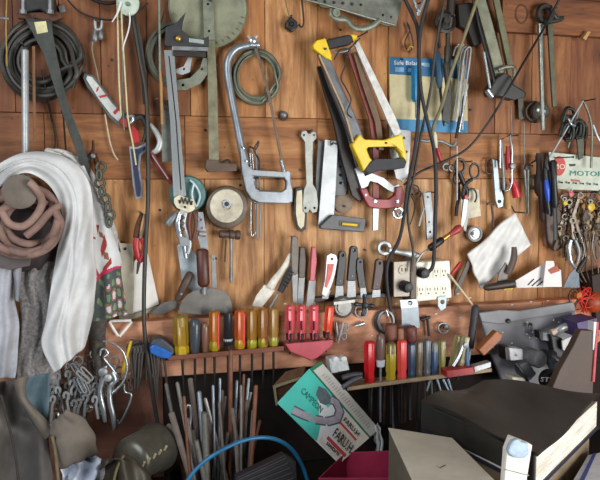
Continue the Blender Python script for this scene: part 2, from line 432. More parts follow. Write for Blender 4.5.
# ================================================================= top left
t = T('coiled_cable', 'thick coil of dark grey cable hanging behind the long saw blade', 'cable')
coil(t, 'coil', (42, 60), 41, 20, 15, 2.3, CABLE, .008, .045, .98, 3, 2.5)
t.tube('loose_end', [(72, 88, .03), (80, 70, .035), (84, 62, .03), (80, 44, .03)], 2.2, CABLE)
t = T('iron_bracket', 'rusty iron bracket with dark jaws and two bolts above the cable coil', 'bracket')
t.plate('base_plate', [(15, 13), (61, 12), (63, 18), (50, 22), (18, 18)], RUST, d=.055, th=.012)
t.plate('jaw', [(20, -6), (55, -6), (54, 11), (46, 14), (40, 9), (27, 12), (20, 9)], DARK, d=.06, th=.05, bev=.003)
for x in (23, 50):
    b = t.rod('bolt', (x, 14, .062), (x, -2, .062), [(0, 3.6), (.25, 3.6), (.25, 2.2), (1, 2.2)], STEEL, sides=6)
t.tube('screw_handle', [(0, 18, .06), (9, 19, .06)], 1.6, STEEL, n=1)
t = T('wire_nut', 'small grey square connector on the planks beside the iron bracket', 'connector')
t.plate('wire_nut', [(58, 6), (64, 5), (66, 11), (60, 13)], STEEL, d=.012, th=.012)
t = T('handsaw', 'long dark tapering saw blade with a pale sticker near its top', 'saw')
t.plate('blade', [(27, 21), (51, 23), (57, 56), (64, 88), (71, 112), (82, 140), (91, 170), (88, 181), (83, 172), (62, 112), (52, 80), (44, 55), (35, 38)], M('#3f423c', .5, .35, .5, 40), d=.062, th=.002)
t.plate('sticker', [(34, 22), (46, 21), (48, 32), (37, 34)], M('#cfc998', .6), d=.0635, th=.001)
t.plate('handle', [(25, 18), (52, 20), (53, 30), (46, 36), (38, 36), (30, 30)], DARK, d=.0615, th=.004)
t = T('metal_pipe', 'pale grey metal pipe standing upright in front of the cable coil', 'pipe')
t.rod('pipe', (25, 49, .075), (25.5, 165, .075), [(0, 2.2), (.006, 3.2), (.02, 3.6), (1, 3.6)], SILVER)
t.disc('rim', (25, 49), [(2.2, .08), (2.2, .077)], DARK)
t = T('wooden_stick', 'thin brown wooden stick hanging beside the pale pipe', 'stick')
t.plate('wooden_stick', [(32, 46), (35, 46), (36, 142), (33, 142)], M('#7a5636', .7), d=.066, th=.004)
t = T('wire_hook', 'thin bent wire hook hanging at the end of the saw blade', 'hook')
t.tube('wire_hook', [(49, 104), (54, 130), (55, 145), (51, 152), (45, 153), (40, 151)], .8, DARK, d=.01)
t = T('twine', 'yellowish twine hanging in front of the coiled cable', 'string')
t.tube('twine', [(7, -5, .06), (6, 25, .06), (7, 66, .058)], .7, M('#a98a45', .8))
for i, (x0, x1, y1) in enumerate([(42, 52, 122), (60, 66, 152)]):
    t = T('steel_rod', ['thin dark rod leaning left of the saw blade', 'thin dark rod hanging right under the saw blade'][i], 'rod')
    t.tube('steel_rod', [(x0, 70, .052), (x1, y1, .012)], .9, DARK, n=1)
t = T('hose_nut', 'chrome hose nut hanging just above the white cloth', 'nut')
t.disc('body', (69, 166), [(4.5, .01), (5, .03), (3.6, .045), (2, .046)], CHROME, sides=12)
t.disc('hole', (69, 166), [(1.8, .047), (1.8, .046)], BLACK)
t.tube('stub', [(73, 166, .03), (79, 170, .03)], [2, 2.4], STEEL, n=1)
# rusty pliers and the chain
t = T('pliers', 'rusty dark pliers hanging beside the steel chain', 'pliers')
t.tube('jaw', [(93, 140), (93, 150), (90, 156)], [1, 1.6, 2.6], RUST, d=.02)
t.tube('handle', [(91, 155), (85, 165), (84, 180), (88, 190)], [2.6, 2.6, 2.4, 2], DARK, d=.018)
t.tube('handle', [(94, 154), (97, 164), (97, 180), (92, 192)], [2.6, 2.6, 2.4, 2], RUST, d=.024)
t.disc('pivot', (93, 156), [(2.4, .028), (2.4, .031), (.5, .032)], STEEL, sides=10)
t = T('hanging_chain', 'heavy grey steel chain hanging beside the white cloth', 'chain')
pts = [(101, 167), (99, 175), (100, 183), (102, 191), (105, 199), (108, 207), (110, 215), (109, 222)]
for k, (x, y) in enumerate(pts):
    t.ring('link', (x, y), 4.6 if k % 2 == 0 else 2.4, 1.5, M('#5e6257', .5, .5, .5, 45), d=.078 + .004 * (k % 2), sy=1.0 if k % 2 == 0 else 2.1, n=12)
t = T('plumb_weight', 'two small grey plumb weights on a wire beside the red and white pruner', 'weight')
for x, y in ((95, 37), (101, 35)):
    t.rod('weight', (x, y - 8), (x, y + 5), [(0, 1.2), (.3, 1.6), (.5, 2.6), (.85, 3), (1, 1.5)], STEEL, d=.015)
t.tube('link_bar', [(95, 20), (96, 29), (101, 28), (102, 20)], 1.6, SILVER, d=.015)
t.tube('wire', [(94, 38), (92, 50), (97, 72), (101, 92), (103, 104)], .7, M('#8a8672', .6), d=.013)
# pruner
PRW = M('#c9cac4', .4, .2, .3, 40)
t = T('pruning_saw', 'long white folding pruner with red stripes and a navy grip', 'pruner')
t.plate('blade', [(83, 78), (84, 73), (93, 75), (102, 86), (113, 101), (124, 113), (124, 122), (118, 126), (109, 117), (97, 99), (87, 87)], M('#5c605c', .5, .3), d=.02, th=.003)
a = t.plate('blade_insert', [(86, 79), (87, 75.5), (92, 77), (101, 88), (112, 103), (122, 114), (119, 122), (111, 115), (98, 98)], PRW, d=.023, th=.003)
for q in ([(97, 88), (99, 86), (98, 91), (96, 92)], [(99, 96), (107, 94), (108, 96), (100, 98)], [(113, 112), (118, 107), (119, 110), (115, 115)]):
    t.plate('red_stripe', q, RED, d=.0245, th=.0012, par=a)
t.plate('pivot', [(119, 120), (126, 118), (127, 128), (121, 124)], RED, d=.027, th=.006)
t.plate('lever', [(132, 125), (138, 131), (140, 142), (134, 143), (131, 136)], RED, d=.027, th=.006)
t.tube('latch', [(126, 117), (132, 116), (133, 120), (130, 123)], 1.8, CHROME, d=.03)
g = t.plate('grip', [(129, 146), (137, 147), (146, 143), (147, 150), (141, 156), (140, 168), (143, 188), (142, 198), (136, 200), (133, 185), (131, 165)], M('#8d93a0', .4), d=.03, th=.012, bev=.002)
t.plate('grip_inlay', [(131, 149), (138, 149), (145, 146), (145, 149), (139, 155), (138, 168), (141, 188), (140, 196), (137, 197), (135, 184), (133, 165)], M('#15213f', .45), d=.033, th=.004, par=g)
t.tube('hook_arm', [(135, 119), (141, 117), (146, 123), (147, 133), (144, 142)], [2.5, 3.2, 3.6, 3.2, 2.6], DARK, d=.03, flat=.5)
# strings
for i, pp in enumerate([[(117, -5), (118, 40), (119, 80), (121, 116)], [(121, -5), (122, 30), (124, 60), (126, 90), (128, 118), (133, 145), (136, 165)]]):
    t = T('hanging_string', ['cream string falling straight down past the pale disc', 'longer cream string falling across the navy grip of the pruner'][i], 'string')
    t.tube('hanging_string', pp, .85, M('#cfc49a', .8), d=.05 + .003 * i)
t = T('hanging_string', 'short white string curling from the pale disc', 'string')
t.tube('hanging_string', [(129, 12), (130, 20), (128, 32), (124, 44), (123, 50)], .8, WHITE, d=.056)
t = T('steel_wire', 'grey twisted wire hanging among the cream strings', 'wire')
t.tube('steel_wire', [(123, 10), (122, 50), (123, 90), (124, 130)], .9, GREYG, d=.043)
t = T('plastic_disc', 'pale green plastic disc hanging at the top among the strings', 'disc')
t.disc('disc', (128, 4), [(11, .045), (11, .052), (9, .055), (2.5, .056)], M('#b9c7b5', .4), sy=1.1)
t.disc('hub', (128, 4), [(2.4, .056), (2, .06)], STEEL, sides=12)
t.tube('tag', [(121, 2), (117, 14), (112, 22)], [1.6, 1, .6], WHITE, d=.058)
t = T('bent_wire', 'thin pale bent wire hanging below the red and white pruner', 'wire')
t.tube('bent_wire', [(105, 114), (107, 126), (110, 142), (114, 154), (118, 160)], .75, M('#c7bd9d', .5), d=.012)
t = T('power_cable', 'long black cord running down the whole wall left of the yellow screwdriver', 'cord')
t.tube('power_cable', [(128, -5, .03), (134, 25, .03), (140, 60, .03), (146, 95, .035), (148, 150, .04), (148, 200, .045), (145, 260, .05), (144, 320, .06), (148, 360, .065), (152, 390, .06), (157, 420, .05), (160, 440, .05)], 2.1, CABLE, n=8)
t = T('leather_strap', 'dark strap doubled over beside the black cord at the top', 'strap')
t.plate('leather_strap', [(130, 12), (135, 10), (142, 40), (147, 80), (148, 104), (143, 104), (141, 80), (136, 45)], M('#33302a', .6), d=.028, th=.006)
t = T('overhead_cable', 'thin dark cord sagging along the top left of the wall', 'cord')
t.tube('overhead_cable', [(66, -2), (80, 12), (100, 19), (120, 19), (138, 12), (148, 3)], .9, DARK, d=.02)
t = T('overhead_hoop', 'black hoop of cable sagging across the very top', 'cable')
t.tube('overhead_hoop', [(84, -6), (96, 1), (112, 3), (132, -4)], 1.8, BLACK, d=.03)
# coil of grey cable behind the disc
t = T('coiled_cable', 'loose grey cable ring hanging behind the combination square', 'cable')
coil(t, 'coil', (180, 56), 35, 29, 4, 1.8, M('#5b5d4f', .6), .006, .016, .95, 9, 1.5)
t.tube('tie', [(208, 66, .02), (213, 72, .022), (217, 64, .02)], 1.6, DARK)
t = T('saw_rim', 'greenish steel ring segment hanging below the combination square head', 'ring')
t.plate('ring_segment', [(177, 80), (190, 78), (200, 68), (203, 58), (209, 58), (209, 72), (200, 84), (186, 90), (177, 90)], GREYG, d=.024, th=.004, holes=[circ(183, 85, 1.5), circ(202, 69, 1.5)])
t.plate('lug', [(176, 69), (184, 66), (188, 57), (192, 58), (190, 72), (182, 75), (176, 73)], SILVER, d=.028, th=.004, holes=[circ(184, 69, 1.3)])
t = T('round_disc', 'big round greenish metal disc with a dented rim at the top', 'disc')
n = 72; V = []
prof = [(38.5, .012), (39.5, .016), (38, .0185), (35, .017), (12, .018), (0.5, .018)]
t.disc('disc', (208, 8), prof, M('#92947c', .4, .4, .45, 16, .5), sides=64)
for k in range(15):
    a = math.radians(205 + k * 10); x, y = 208 + 36.3 * math.cos(a), 8 - 36.3 * math.sin(a)
    if y > -5: t.tube('crimp', [(x - 1.6 * math.cos(a), y + 1.6 * math.sin(a), .0195), (x + 1.6 * math.cos(a), y - 1.6 * math.sin(a), .0195)], .55, M('#6b6d58', .5, .4), n=1, sides=5)
t = T('long_rule', 'long greenish metal rule with a brown cross handle at its foot', 'rule')
b = t.plate('upper_strip', [(203, -8), (213, -8), (215, 40), (204, 40)], GREYG, d=.03, th=.004, holes=[circ(208, 4, 1.2), circ(209, 31, 1.2)])
t.plate('lower_strip', [(207, 38), (214.5, 38), (217, 80), (219, 162), (209, 162), (208, 90)], M('#7d7a62', .5, .4, .5, 30), d=.026, th=.004)
t.plate('cross_handle', [(206, 160), (219, 160), (220, 163), (237, 164), (237, 171), (208, 172), (205, 168)], M('#5a4a3c', .6, .2), d=.032, th=.014, bev=.002)
t.tube('screw', [(222, 162, .034), (228, 160, .036), (231, 163, .034)], 1, DARK)
# combination square
t = T('combination_square', 'combination square with black head and long bright steel rule', 'square')
t.plate('rule', [(164, 50), (174, 50), (178, 100), (182, 150), (186, 196), (173.5, 197), (170, 120)], M('#a3a9ab', .32, .6, .3, 30, aniso=(1, 1, .2)), d=.046, th=.002)
h = t.plate('head', [(165, 44), (166, 27), (175, 24), (186, 12), (183, 22), (182, 30), (189, 36), (200, 40), (209, 36), (209, 46), (166, 46)], M('#37393a', .45, .3), d=.054, th=.014)
t.plate('level_vial', [(189, 38), (204, 40), (204, 44), (189, 42)], M('#9aa59f', .2), d=.056, th=.004, par=h)
t.disc('knob', (178, 39), [(3, .054), (3, .062), (2, .064), (.3, .064)], BRASS, sides=12, par=h)
t.plate('cross_bar', [(172, 46), (208, 47), (208, 51), (172, 50)], STEEL, d=.054, th=.01)
t.plate('lower_bar', [(173, 51), (206, 52), (206, 57), (173, 56)], DARK, d=.05, th=.01)
t.tube('rule_groove', [(169, 56, .0465), (176, 120, .0465), (181, 190, .0465)], .5, DARK, n=1, sides=4)
t = T('metal_rod', 'slim grey rod with a wooden tip left of the bright steel rule', 'rod')
t.tube('rod', [(159, -8), (160, 72)], 1.5, GREYG, d=.05, n=1)
t.tube('tip', [(160, 70), (161, 84), (162, 124)], [1.3, 1.7, 1.5], M('#a87d48', .6), d=.05, n=1)
t.tube('clip', [(155, 99), (161, 98), (166, 99)], 1.3, RUST, d=.05)
t = T('steel_wire', 'curving dark wire looping beside the slim grey rod', 'wire')
t.tube('steel_wire', [(168, 0), (162, 20), (157, 40), (157, 60), (162, 90), (165, 110)], .7, DARK, d=.042)
t = T('steel_strip', 'grey steel plate tucked behind the bright rule', 'plate')
t.plate('steel_strip', [(161, 100), (170, 100), (173, 161), (162, 162)], M('#6d6f68', .5, .4), d=.03, th=.003, holes=[circ(166, 106, 1)])
t = T('pruning_shears', 'pale jawed shears with a red handle left of the bright rule', 'shears')
t.tube('jaw', [(150, 124), (156, 132), (160, 141), (158, 149), (152, 153)], [1.8, 2.6, 3, 3.2, 2.2], SILVER, d=.03, flat=.5)
t.tube('handle', [(151, 153), (157, 164), (165, 174), (172, 183)], [3, 3, 2.6, 2.4], M('#7a2a2c', .5), d=.03, flat=.6)
t.tube('handle_edge', [(152, 155, .037), (160, 167, .037), (168, 179, .037)], .6, SILVER)
# reel of spring wire
t = T('cable_reel', 'round teal reel with a cream face and black coil spring', 'reel')
t.disc('drum', (187, 194), [(18, .016), (18.5, .03), (17, .036), (12, .036), (12, .03), (1, .03)], M('#5c8985', .35, .1, .4, 30, trans=.2))
f = t.plate('face_plate', [(174, 198), (179, 195), (194, 200), (195, 209), (190, 213), (177, 208), (174, 203)], CREAM, d=.05, th=.003)
t.tube('spring', [(179 + i * .95, 200 + 3.4 * math.sin(i * 1.6) + i * .15, .052) for i in range(15)], .6, BLACK, n=3, sides=5, par=f)
t.tube('wire_wrap', [(190, 180, .04), (196, 186, .042), (200, 196, .04), (197, 206, .038)], 1.2, M('#b9ccd0', .4), n=6)
t.tube('wire_wrap', [(194, 184, .043), (192, 195, .043), (196, 207, .04)], 1.1, M('#c4d4d8', .4), n=6)
t = T('steel_plug', 'short grey steel tube tilted below the teal reel', 'tube')
t.rod('steel_plug', (177, 213), (167, 225), [(0, 3.4), (.06, 4), (.9, 4.4), (1, 3.6), (1, .5)], STEEL, d=.03)
t = T('locking_pliers', 'chrome locking pliers hanging under the teal reel', 'pliers')
t.tube('handle', [(181, 212), (178, 222), (180, 236), (184, 246), (186, 258)], [2.2, 3, 3.2, 2.6, 2], CHROME, d=.04, flat=.6)
t.tube('lever', [(186, 213), (184, 224), (187, 234), (190, 244), (188, 254)], [2, 2.2, 2.4, 2, 1.6], SILVER, d=.046, flat=.6)
t.plate('link', [(178, 236), (190, 238), (189, 246), (181, 247)], CHROME, d=.048, th=.004)
t.plate('jaw', [(180, 204), (190, 206), (187, 216), (180, 214)], SILVER, d=.046, th=.008)
t.tube('spring', [(182 + 2.5 * math.sin(i * 1.5), 216 + i * 1.4, .05) for i in range(14)], .45, DARK, n=3, sides=5)
t = T('pliers', 'slim brown handled pliers between the chrome tools under the reel', 'pliers')
t.tube('handle', [(191, 212), (189, 224), (191, 240)], [1.5, 2, 1.6], M('#6b3b2a', .5), d=.05)
t.tube('handle', [(194, 212), (196, 224), (193, 241)], [1.5, 2, 1.6], M('#5a3326', .5), d=.054)
t = T('chrome_wrench', 'narrow chrome wrench with square holes beside the brown scraper handle', 'wrench')
t.plate('body', [(198, 212), (203, 212), (206, 232), (208, 252), (202, 253), (198, 238)], CHROME, d=.044, th=.004, holes=[circ(201, 220, 1.2), circ(202, 228, 1.2), circ(203.5, 236, 1.2)])
t.rod('knurl', (199, 234), (206, 234), [(0, 2.4), (.3, 2.6), (.7, 2.6), (1, 2.4)], SILVER, d=.05)
t = T('folded_plastic', 'pale blue sheet of folded plastic behind the chrome pliers', 'plastic')
t.plate('folded_plastic', [(177, 246), (186, 240), (200, 262), (207, 288), (192, 292), (182, 280)], M('#b7c4ca', .25, .1, .3, 40), d=.016, th=.003)
# round tin
t = T('round_tin', 'round tin with a dark rim, chalky face and centre hole', 'tin')
t.disc('tin', (225, 207), [(21, .004), (21.5, .02), (20.5, .034), (18.5, .036)], M('#5d4f42', .5, .3, .6, 40))
f = t.disc('face', (226.5, 206), [(17, .0365), (16.5, .039), (4, .039), (3.8, .037)], M('#c3bda9', .6, 0, .55, 28, .4, dcol='#8a7d66'), sides=40)
t.disc('hub', (226.5, 204), [(4.2, .039), (4.2, .042), (2.4, .042), (2.2, .0395)], CHROME, sides=20, par=f)
t.disc('hole', (227, 204), [(2.2, .0425), (2.2, .0415)], BLACK, sides=12, par=f)
# small hammer
t = T('tack_hammer', 'small dark tack hammer with a thin steel shank', 'hammer')
t.rod('head', (219, 234), (240, 235), [(0, 3.2), (.04, 3.9), (.2, 3.9), (.24, 3), (.45, 3), (.5, 4.4), (.72, 4.4), (.76, 3.6), (.8, 4.8), (.97, 4.8), (1, 4)], BROWNM, d=.022)
t.rod('shank', (231, 238), (231, 283), [(0, 1.6), (.55, 1.4), (.9, 2), (1, 1)], STEEL, d=.022)
t.rod('peg', (226, 240), (225, 262), [(0, 1), (1, .7)], BROWNM, d=.014)
nail(t, 229, 231)
# hacksaw
HS = M('#888f95', .36, .55, .35, 30)
t = T('hacksaw', 'silver hacksaw with a cast loop handle and wing nut', 'hacksaw')
t.tube('frame', [(257, 45), (247, 45.5), (236, 49), (229, 58), (227.5, 72), (231, 95), (236, 120), (241, 145), (246, 165)], [3.4, 3.6, 3.8, 4, 4, 3.6, 3.6, 4, 4.6], HS, d=.03, n=8, flat=.75)
t.plate('handle', [(240, 144), (245, 150), (249, 166), (254, 170), (285, 172), (287, 170), (291, 172), (291, 180), (293, 190), (293, 202), (288, 204), (259, 203), (251, 199), (246, 191), (242, 172)], HS, d=.038, th=.016, bev=.003,
        holes=[[(253.5, 176.5), (284, 178), (286.5, 182), (286, 189), (282, 191.5), (260, 190.5), (256, 188)]])
t.tube('blade', [(256, 48), (269, 95), (283, 168)], 1.5, M('#6b5a4a', .5, .4), d=.03, n=1, flat=.3, sides=6)
t.tube('blade_holder', [(281, 160), (284, 172)], [2, 2.4], CHROME, d=.032, n=1)
w_ = t.disc('wing_nut', (252.5, 41), [(3, .028), (3.4, .036), (1.6, .038), (.4, .038)], CHROME, sides=12)
for sx in (-1, 1): t.tube('wing', [(252.5, 41), (252.5 + sx * 4.5, 35.5)], [2, 1.4], SILVER, d=.034, n=1, flat=.4, par=w_)
t.rod('tension_screw', (250, 45), (260, 45), [(0, 2.4), (.6, 2.4), (.62, 3.4), (.9, 3.4), (1, 2)], CHROME, d=.034)
for x, y in ((243, 148), (246, 161)): t.disc('rivet', (x, y), [(1.4, .038), (1.2, .041), (.2, .0415)], CHROME, sides=10)
t = T('coiled_wire', 'coil of grey wire hanging behind the silver hacksaw', 'wire')
coil(t, 'coil', (256, 76), 25, 19, 7, 1.3, M('#6d705f', .5, .3), .006, .02, 1.14, 5, 1.2)
t.tube('loose_end', [(262, 102, .02), (267, 97, .022), (272, 90, .02)], 1.3, M('#6d705f', .5, .3))
t = T('looped_wire', 'bundle of looped chrome wires tied with dark string behind the hacksaw handle', 'wire')
t.tube('loop', [(250, 153), (251, 180), (251, 232), (254, 234), (256, 228), (254, 180), (252, 152)], .7, CHROME, d=.014, n=5)
t.tube('loop', [(256, 152), (257, 190), (257, 235), (260, 235), (260, 190), (256, 150)], .7, STEEL, d=.018, n=5)
t.tube('string_knot', [(248, 152), (250, 147), (256, 149), (259, 141), (254, 150), (259, 160), (259, 176), (255, 178)], .8, BLACK, d=.022, n=5)
t = T('black_plug', 'black rubber plug hanging on a string above the hacksaw', 'plug')
t.plate('plug', [(286, 22), (291, 16), (298, 22), (297, 29), (292, 32), (286, 27)], BLACK, d=.024, th=.016, bev=.003)
t.disc('socket', (291.5, 24), [(2.6, .024), (2.2, .027), (1.5, .025)], DARK, sides=12)
t.tube('string', [(285, -5), (287, 8), (290, 18)], .6, M('#6d6a45', .6), d=.02)
t = T('bolt', 'round grey bolt head in the planks beside the hacksaw blade', 'bolt')
t.disc('washer', (283, 116), [(4.8, .002), (4.8, .007), (3, .008)], RUST, sides=16)
t.disc('head', (283, 115), [(3.6, .008), (3.4, .016), (2, .019), (.3, .019)], STEEL, sides=8)
t = T('small_hook', 'dark bent wire hook hanging at the top left of the toothed bracket', 'hook')
t.tube('small_hook', [(301, -5), (303, 12), (303.5, 24), (301, 27), (299, 24)], .9, DARK, d=.012)
# ================================================================= top centre
GR2 = M('#6f7268', .5, .45, .5, 35)
t = T('cast_bracket', 'long grey cast iron bracket with a curved foot across the top', 'bracket')
t.plate('arm', [(305, -6), (404, -6), (400, 10), (396, 26), (388, 26), (344, 11), (322, 7)], GR2, d=.04, th=.008, holes=[circ(383, 15, 1.3), circ(391, 17, 1.1)])
t.tube('edge_rail', [(303, -1, .044), (330, 6, .044), (360, 15, .044), (394, 25, .044)], 1.1, M('#8f9284', .4, .5), n=4)
t.tube('curved_foot', [(332, 9), (332, 15), (338, 19), (346, 20), (353, 27), (362, 29), (372, 26), (380, 20)], [2.6, 3, 3.2, 3, 3, 3.2, 3, 2.6], GREYG, d=.046, flat=.6)
t.disc('eye', (336, 13), [(4.5, .05), (4, .054), (2, .054), (2, .052)], GREYG, sides=20)
for k in range(6): t.disc('stud', (316 + k * 9, 1 + k * .8), [(1.5, .04), (1.2, .044), (.2, .0445)], DARK, sides=8)
YB = M('#e3c11b', .4, 0, .18, 40)
t = T('hacksaw', 'yellow and black hacksaw with a grey bow hanging from its front corner', 'hacksaw')
t.plate('bow', [(318, 52), (331, 60), (343, 88), (356, 116), (362, 132), (366, 142), (357, 158), (352, 143), (343, 118), (330, 86)], M('#63666a', .45, .3, .4, 35), d=.06, th=.016, bev=.003)
t.tube('bow_edge', [(319, 55, .064), (332, 84, .064), (345, 114, .064), (353, 142, .064)], 1.1, M('#b79a74', .5), n=4)
t.plate('front_corner', [(313, 45), (317, 40), (326, 38), (329, 47), (332, 55), (332.5, 61), (326, 58), (318, 52), (314, 49)], YB, d=.066, th=.022, bev=.003)
t.plate('front_grip', [(327, 39), (350, 34), (354, 38), (352, 44), (338, 47), (329, 49)], RUBBER, d=.066, th=.022, bev=.004)
t.plate('front_latch', [(351, 34), (357, 35), (358, 39), (354, 42)], YB, d=.066, th=.018, bev=.002)
t.plate('handle', [(352, 145), (360, 134), (365, 139.5), (385, 140), (400, 134.5), (403, 136), (406, 150), (408, 162), (403, 160), (401, 153), (395, 146.5), (369, 147), (367, 149), (370, 157), (373, 161), (364, 172), (359, 160)], YB, d=.07, th=.022, bev=.003)
t.plate('handle_grip', [(364, 171), (370, 162), (374, 159), (398, 158.5), (404, 157), (407, 162), (405, 168), (397, 169.5), (378, 171), (370, 174)], RUBBER, d=.072, th=.026, bev=.004)
for x, y in ((325, 49), (386, 143)): t.disc('rivet', (x, y), [(1.2, .066 + .004 * (x > 350)), (1, .073), (.2, .0735)], BLACK, sides=10)
t.tube('bracket_wire', [(333, 52, .05), (342, 52, .05), (352, 48, .05), (358, 38, .05)], 1, STEEL)
t = T('plastic_strip', 'white plastic strip slanting from the yellow hacksaw corner to its handle', 'strip')
t.plate('plastic_strip', [(354, 43), (358, 40), (396, 118), (401, 132), (395, 137), (388, 122)], M('#cfcfc9', .5), d=.043, th=.006)
t = T('wooden_rule', 'narrow red and brown rule hanging behind the yellow hacksaw', 'rule')
t.plate('body', [(348, 54), (352, 53), (365, 88), (377, 120), (379, 160), (379, 208), (373, 208), (373, 150), (369, 118)], M('#7a2f26', .5), d=.026, th=.005)
t.plate('end_cap', [(373, 208), (379, 208), (378, 230), (373, 231)], SILVER, d=.028, th=.007)
t = T('wooden_rule', 'brown wooden rule hanging between the red rule and the white strip', 'rule')
t.plate('wooden_rule', [(353, 52), (357, 52), (369, 82), (381, 122), (384, 150), (379, 150), (375, 122), (362, 84)], M('#6b5138', .6), d=.034, th=.005)
t = T('tie_wire', 'loose black wire tied round the front of the yellow hacksaw', 'wire')
t.tube('tie_wire', [(334, 60), (340, 50), (350, 48), (360, 38), (348, 52), (345, 66), (341, 78), (346, 88), (351, 100), (347, 112), (352, 118)], .7, BLACK, d=.072, n=5)
t = T('wood_saw', 'black backed saw with a red handle hanging behind the yellow hacksaw', 'saw')
t.plate('back', [(317, 66), (322, 66), (334, 92), (342, 116), (352, 150), (362, 188), (364, 200), (358, 201), (352, 196), (343, 165), (333, 120), (324, 92)], M('#241f1e', .45, .2), d=.03, th=.008, bev=.002)
t.tube('back_edge', [(322, 66, .032), (334, 94, .032), (347, 134, .032), (362, 186, .032)], .6, STEEL, n=4)
t.plate('frame', [(355, 169), (361, 166), (365, 176), (372, 173), (384, 178), (394, 186), (399, 184), (401, 190), (396, 194), (388, 190), (378, 183), (370, 181), (368, 186), (362, 190)], SILVER, d=.038, th=.01)
h = t.plate('handle', [(360, 189), (367, 188), (370, 195), (376, 199), (389, 199), (395, 195), (396, 187), (402, 186), (405, 193), (404, 202), (400, 208), (380, 209), (369, 207), (365, 200)], M('#8f2a2f', .42, 0, .3, 30), d=.044, th=.016, bev=.003)
for x, y in ((375, 201), (397, 201)): t.disc('rivet', (x, y), [(2, .044), (1.8, .0465), (.3, .047)], CHROME, sides=12, par=h)
t.disc('hole', (366, 195), [(1.5, .0445), (1.4, .045), (.2, .045)], WHITE, sides=8, par=h)
t = T('caliper_plate', 'folded bright steel plate behind the yellow handle', 'plate')
t.plate('caliper_plate', [(390, 128), (411, 131), (410, 153), (408, 176), (403, 182), (396, 178), (390, 150)], SILVER, d=.03, th=.005, holes=[circ(404, 138, 1.4), circ(406, 152, 1.6)])
t = T('key_ring', 'chrome key ring hanging under the red saw handle', 'ring')
t.ring('ring', (398, 213), 5, 1.2, CHROME, d=.03)
t.tube('clip', [(395, 210, .034), (399, 216, .036), (402, 211, .034)], 1.4, CHROME)
t = T('pressed_wrench', 'flat pale steel wrench with lobed ends beside the try square', 'wrench')
t.plate('pressed_wrench', [(301, 136), (302, 131.5), (306, 130.5), (308, 133.5), (310.5, 133.5), (313, 131), (316, 132.5), (316.5, 138), (313, 142), (312.5, 160), (313, 184), (316.5, 190), (318.5, 205), (317, 212), (312.5, 213), (310, 209.5), (307.5, 213), (303.5, 212), (303, 204), (304, 190), (306.5, 184), (305.5, 160), (305, 142)], M('#a3a69f', .5, .3, .4, 30, .3), d=.016, th=.005, bev=.0012,
        holes=[circ(304, 135, 1), circ(314, 135, 1), circ(305.5, 208, 1.1), circ(314.5, 208, 1.1)])
t = T('hanging_tag', 'cream tag with a dark rim hanging left of the flat steel wrench', 'tag')
t.plate('rim', [(296, 188), (303, 187), (305, 205), (307, 213), (306, 229), (301, 232), (297, 228), (294, 216), (294, 200)], DARK, d=.01, th=.004)
t.plate('face', [(297, 191), (302, 190), (303, 206), (305, 215), (304, 226), (301, 229), (298, 225), (296, 214), (296, 200)], CREAM, d=.013, th=.003)
t = T('steel_scraper', 'dark grey perforated plate hanging behind the try square', 'plate')
t.plate('steel_scraper', [(318, 140), (343, 149), (347, 190), (345, 195), (330, 196), (318, 222), (316, 180)], M('#56585a', .5, .3, .4, 35), d=.012, th=.004, holes=[circ(340.5, y, 1.5) for y in (159, 167, 175, 183)])
t = T('try_square', 'bright try square with a dark stock and yellow level vial', 'square')
t.plate('blade', [(325, 139.5), (338, 141), (336, 185), (334, 216), (318, 227)], M('#a6aaac', .42, .4, .25, 22), d=.022, th=.0025, holes=[circ(332, 144, .9)])
s_ = t.plate('stock', [(320, 226), (332, 215), (340, 215.5), (366.5, 219), (364.5, 232.5), (321, 229)], M('#4a4a4c', .45, .2), d=.034, th=.018, bev=.002)
v_ = t.plate('vial_recess', [(339, 220.5), (360.5, 222.5), (360, 228), (339, 226)], BLACK, d=.0352, th=.003, par=s_)
t.tube('vial', [(342, 223.8, .0355), (357, 225.2, .0355)], 1.5, YELLOW, n=1, par=s_)
t.tube('string_loop', [(331, 146, .026), (330, 142, .028), (333, 140, .028), (332, 145, .026)], .5, BLACK)
t = T('shadow_disc', 'round brownish disc standing in for a shadow behind the try square stock', 'disc')
t.disc('shadow_disc', (343, 203), [(10, .003), (10, .007), (8, .008), (.5, .008)], M('#7d6a58', .6, .2), sides=28)  # round patch of shade modelled as a thin brownish disc
# cardboard packet
t = T('cardboard_packet', 'cream cardboard packet with a blue header and blue foot band', 'packet')
pb = t.plate('card', [(389.5, 57), (467, 60), (468, 133), (390, 131)], M('#d2c79c', .7, 0, .2, 20), d=.008, th=.004)
t.plate('header', [(389.5, 57), (467, 60), (467, 79), (389.5, 74)], M('#1f6795', .5, 0, .25, 30), d=.0088, th=.0012, par=pb)
t.plate('foot_band', [(393, 119), (468, 121), (468, 133), (393, 131)], M('#2b7fae', .5, 0, .25, 30), d=.0088, th=.0012, par=pb)
t.text('lettering', 'Safe Balance', P(394, 64.5, .0092), P(424, 65.5, .0092), Vector((0, 0, 1)), M('#dfe6e2', .6, 0, 0), par=pb, h=.009)
for q in ([(395, 67), (404, 67.5), (404, 72), (395, 71.5)], [(408, 68), (413, 68), (413, 72), (408, 72)], [(424, 62.5), (430, 63), (430, 67), (424, 66.5)]):
    t.plate('print', q, M('#7ba4bf', .6), d=.0094, th=.0008, par=pb, bev=0)
t = T('screwdriver', 'blue handled screwdriver hanging in front of the cream packet', 'screwdriver')
t.rod('handle', (415.5, 66), (416, 102), [(0, 3), (.05, 4.2), (.9, 4.6), (1, 3.2)], M('#1c7aa8', .4), d=.026, flute=6)
t.rod('shaft', (416, 100), (416, 118), [(0, 1.2), (1, 1)], STEEL, d=.026, sides=8)
t = T('wire_clip', 'small loop of dark wire with a brass clip above the packet', 'wire')
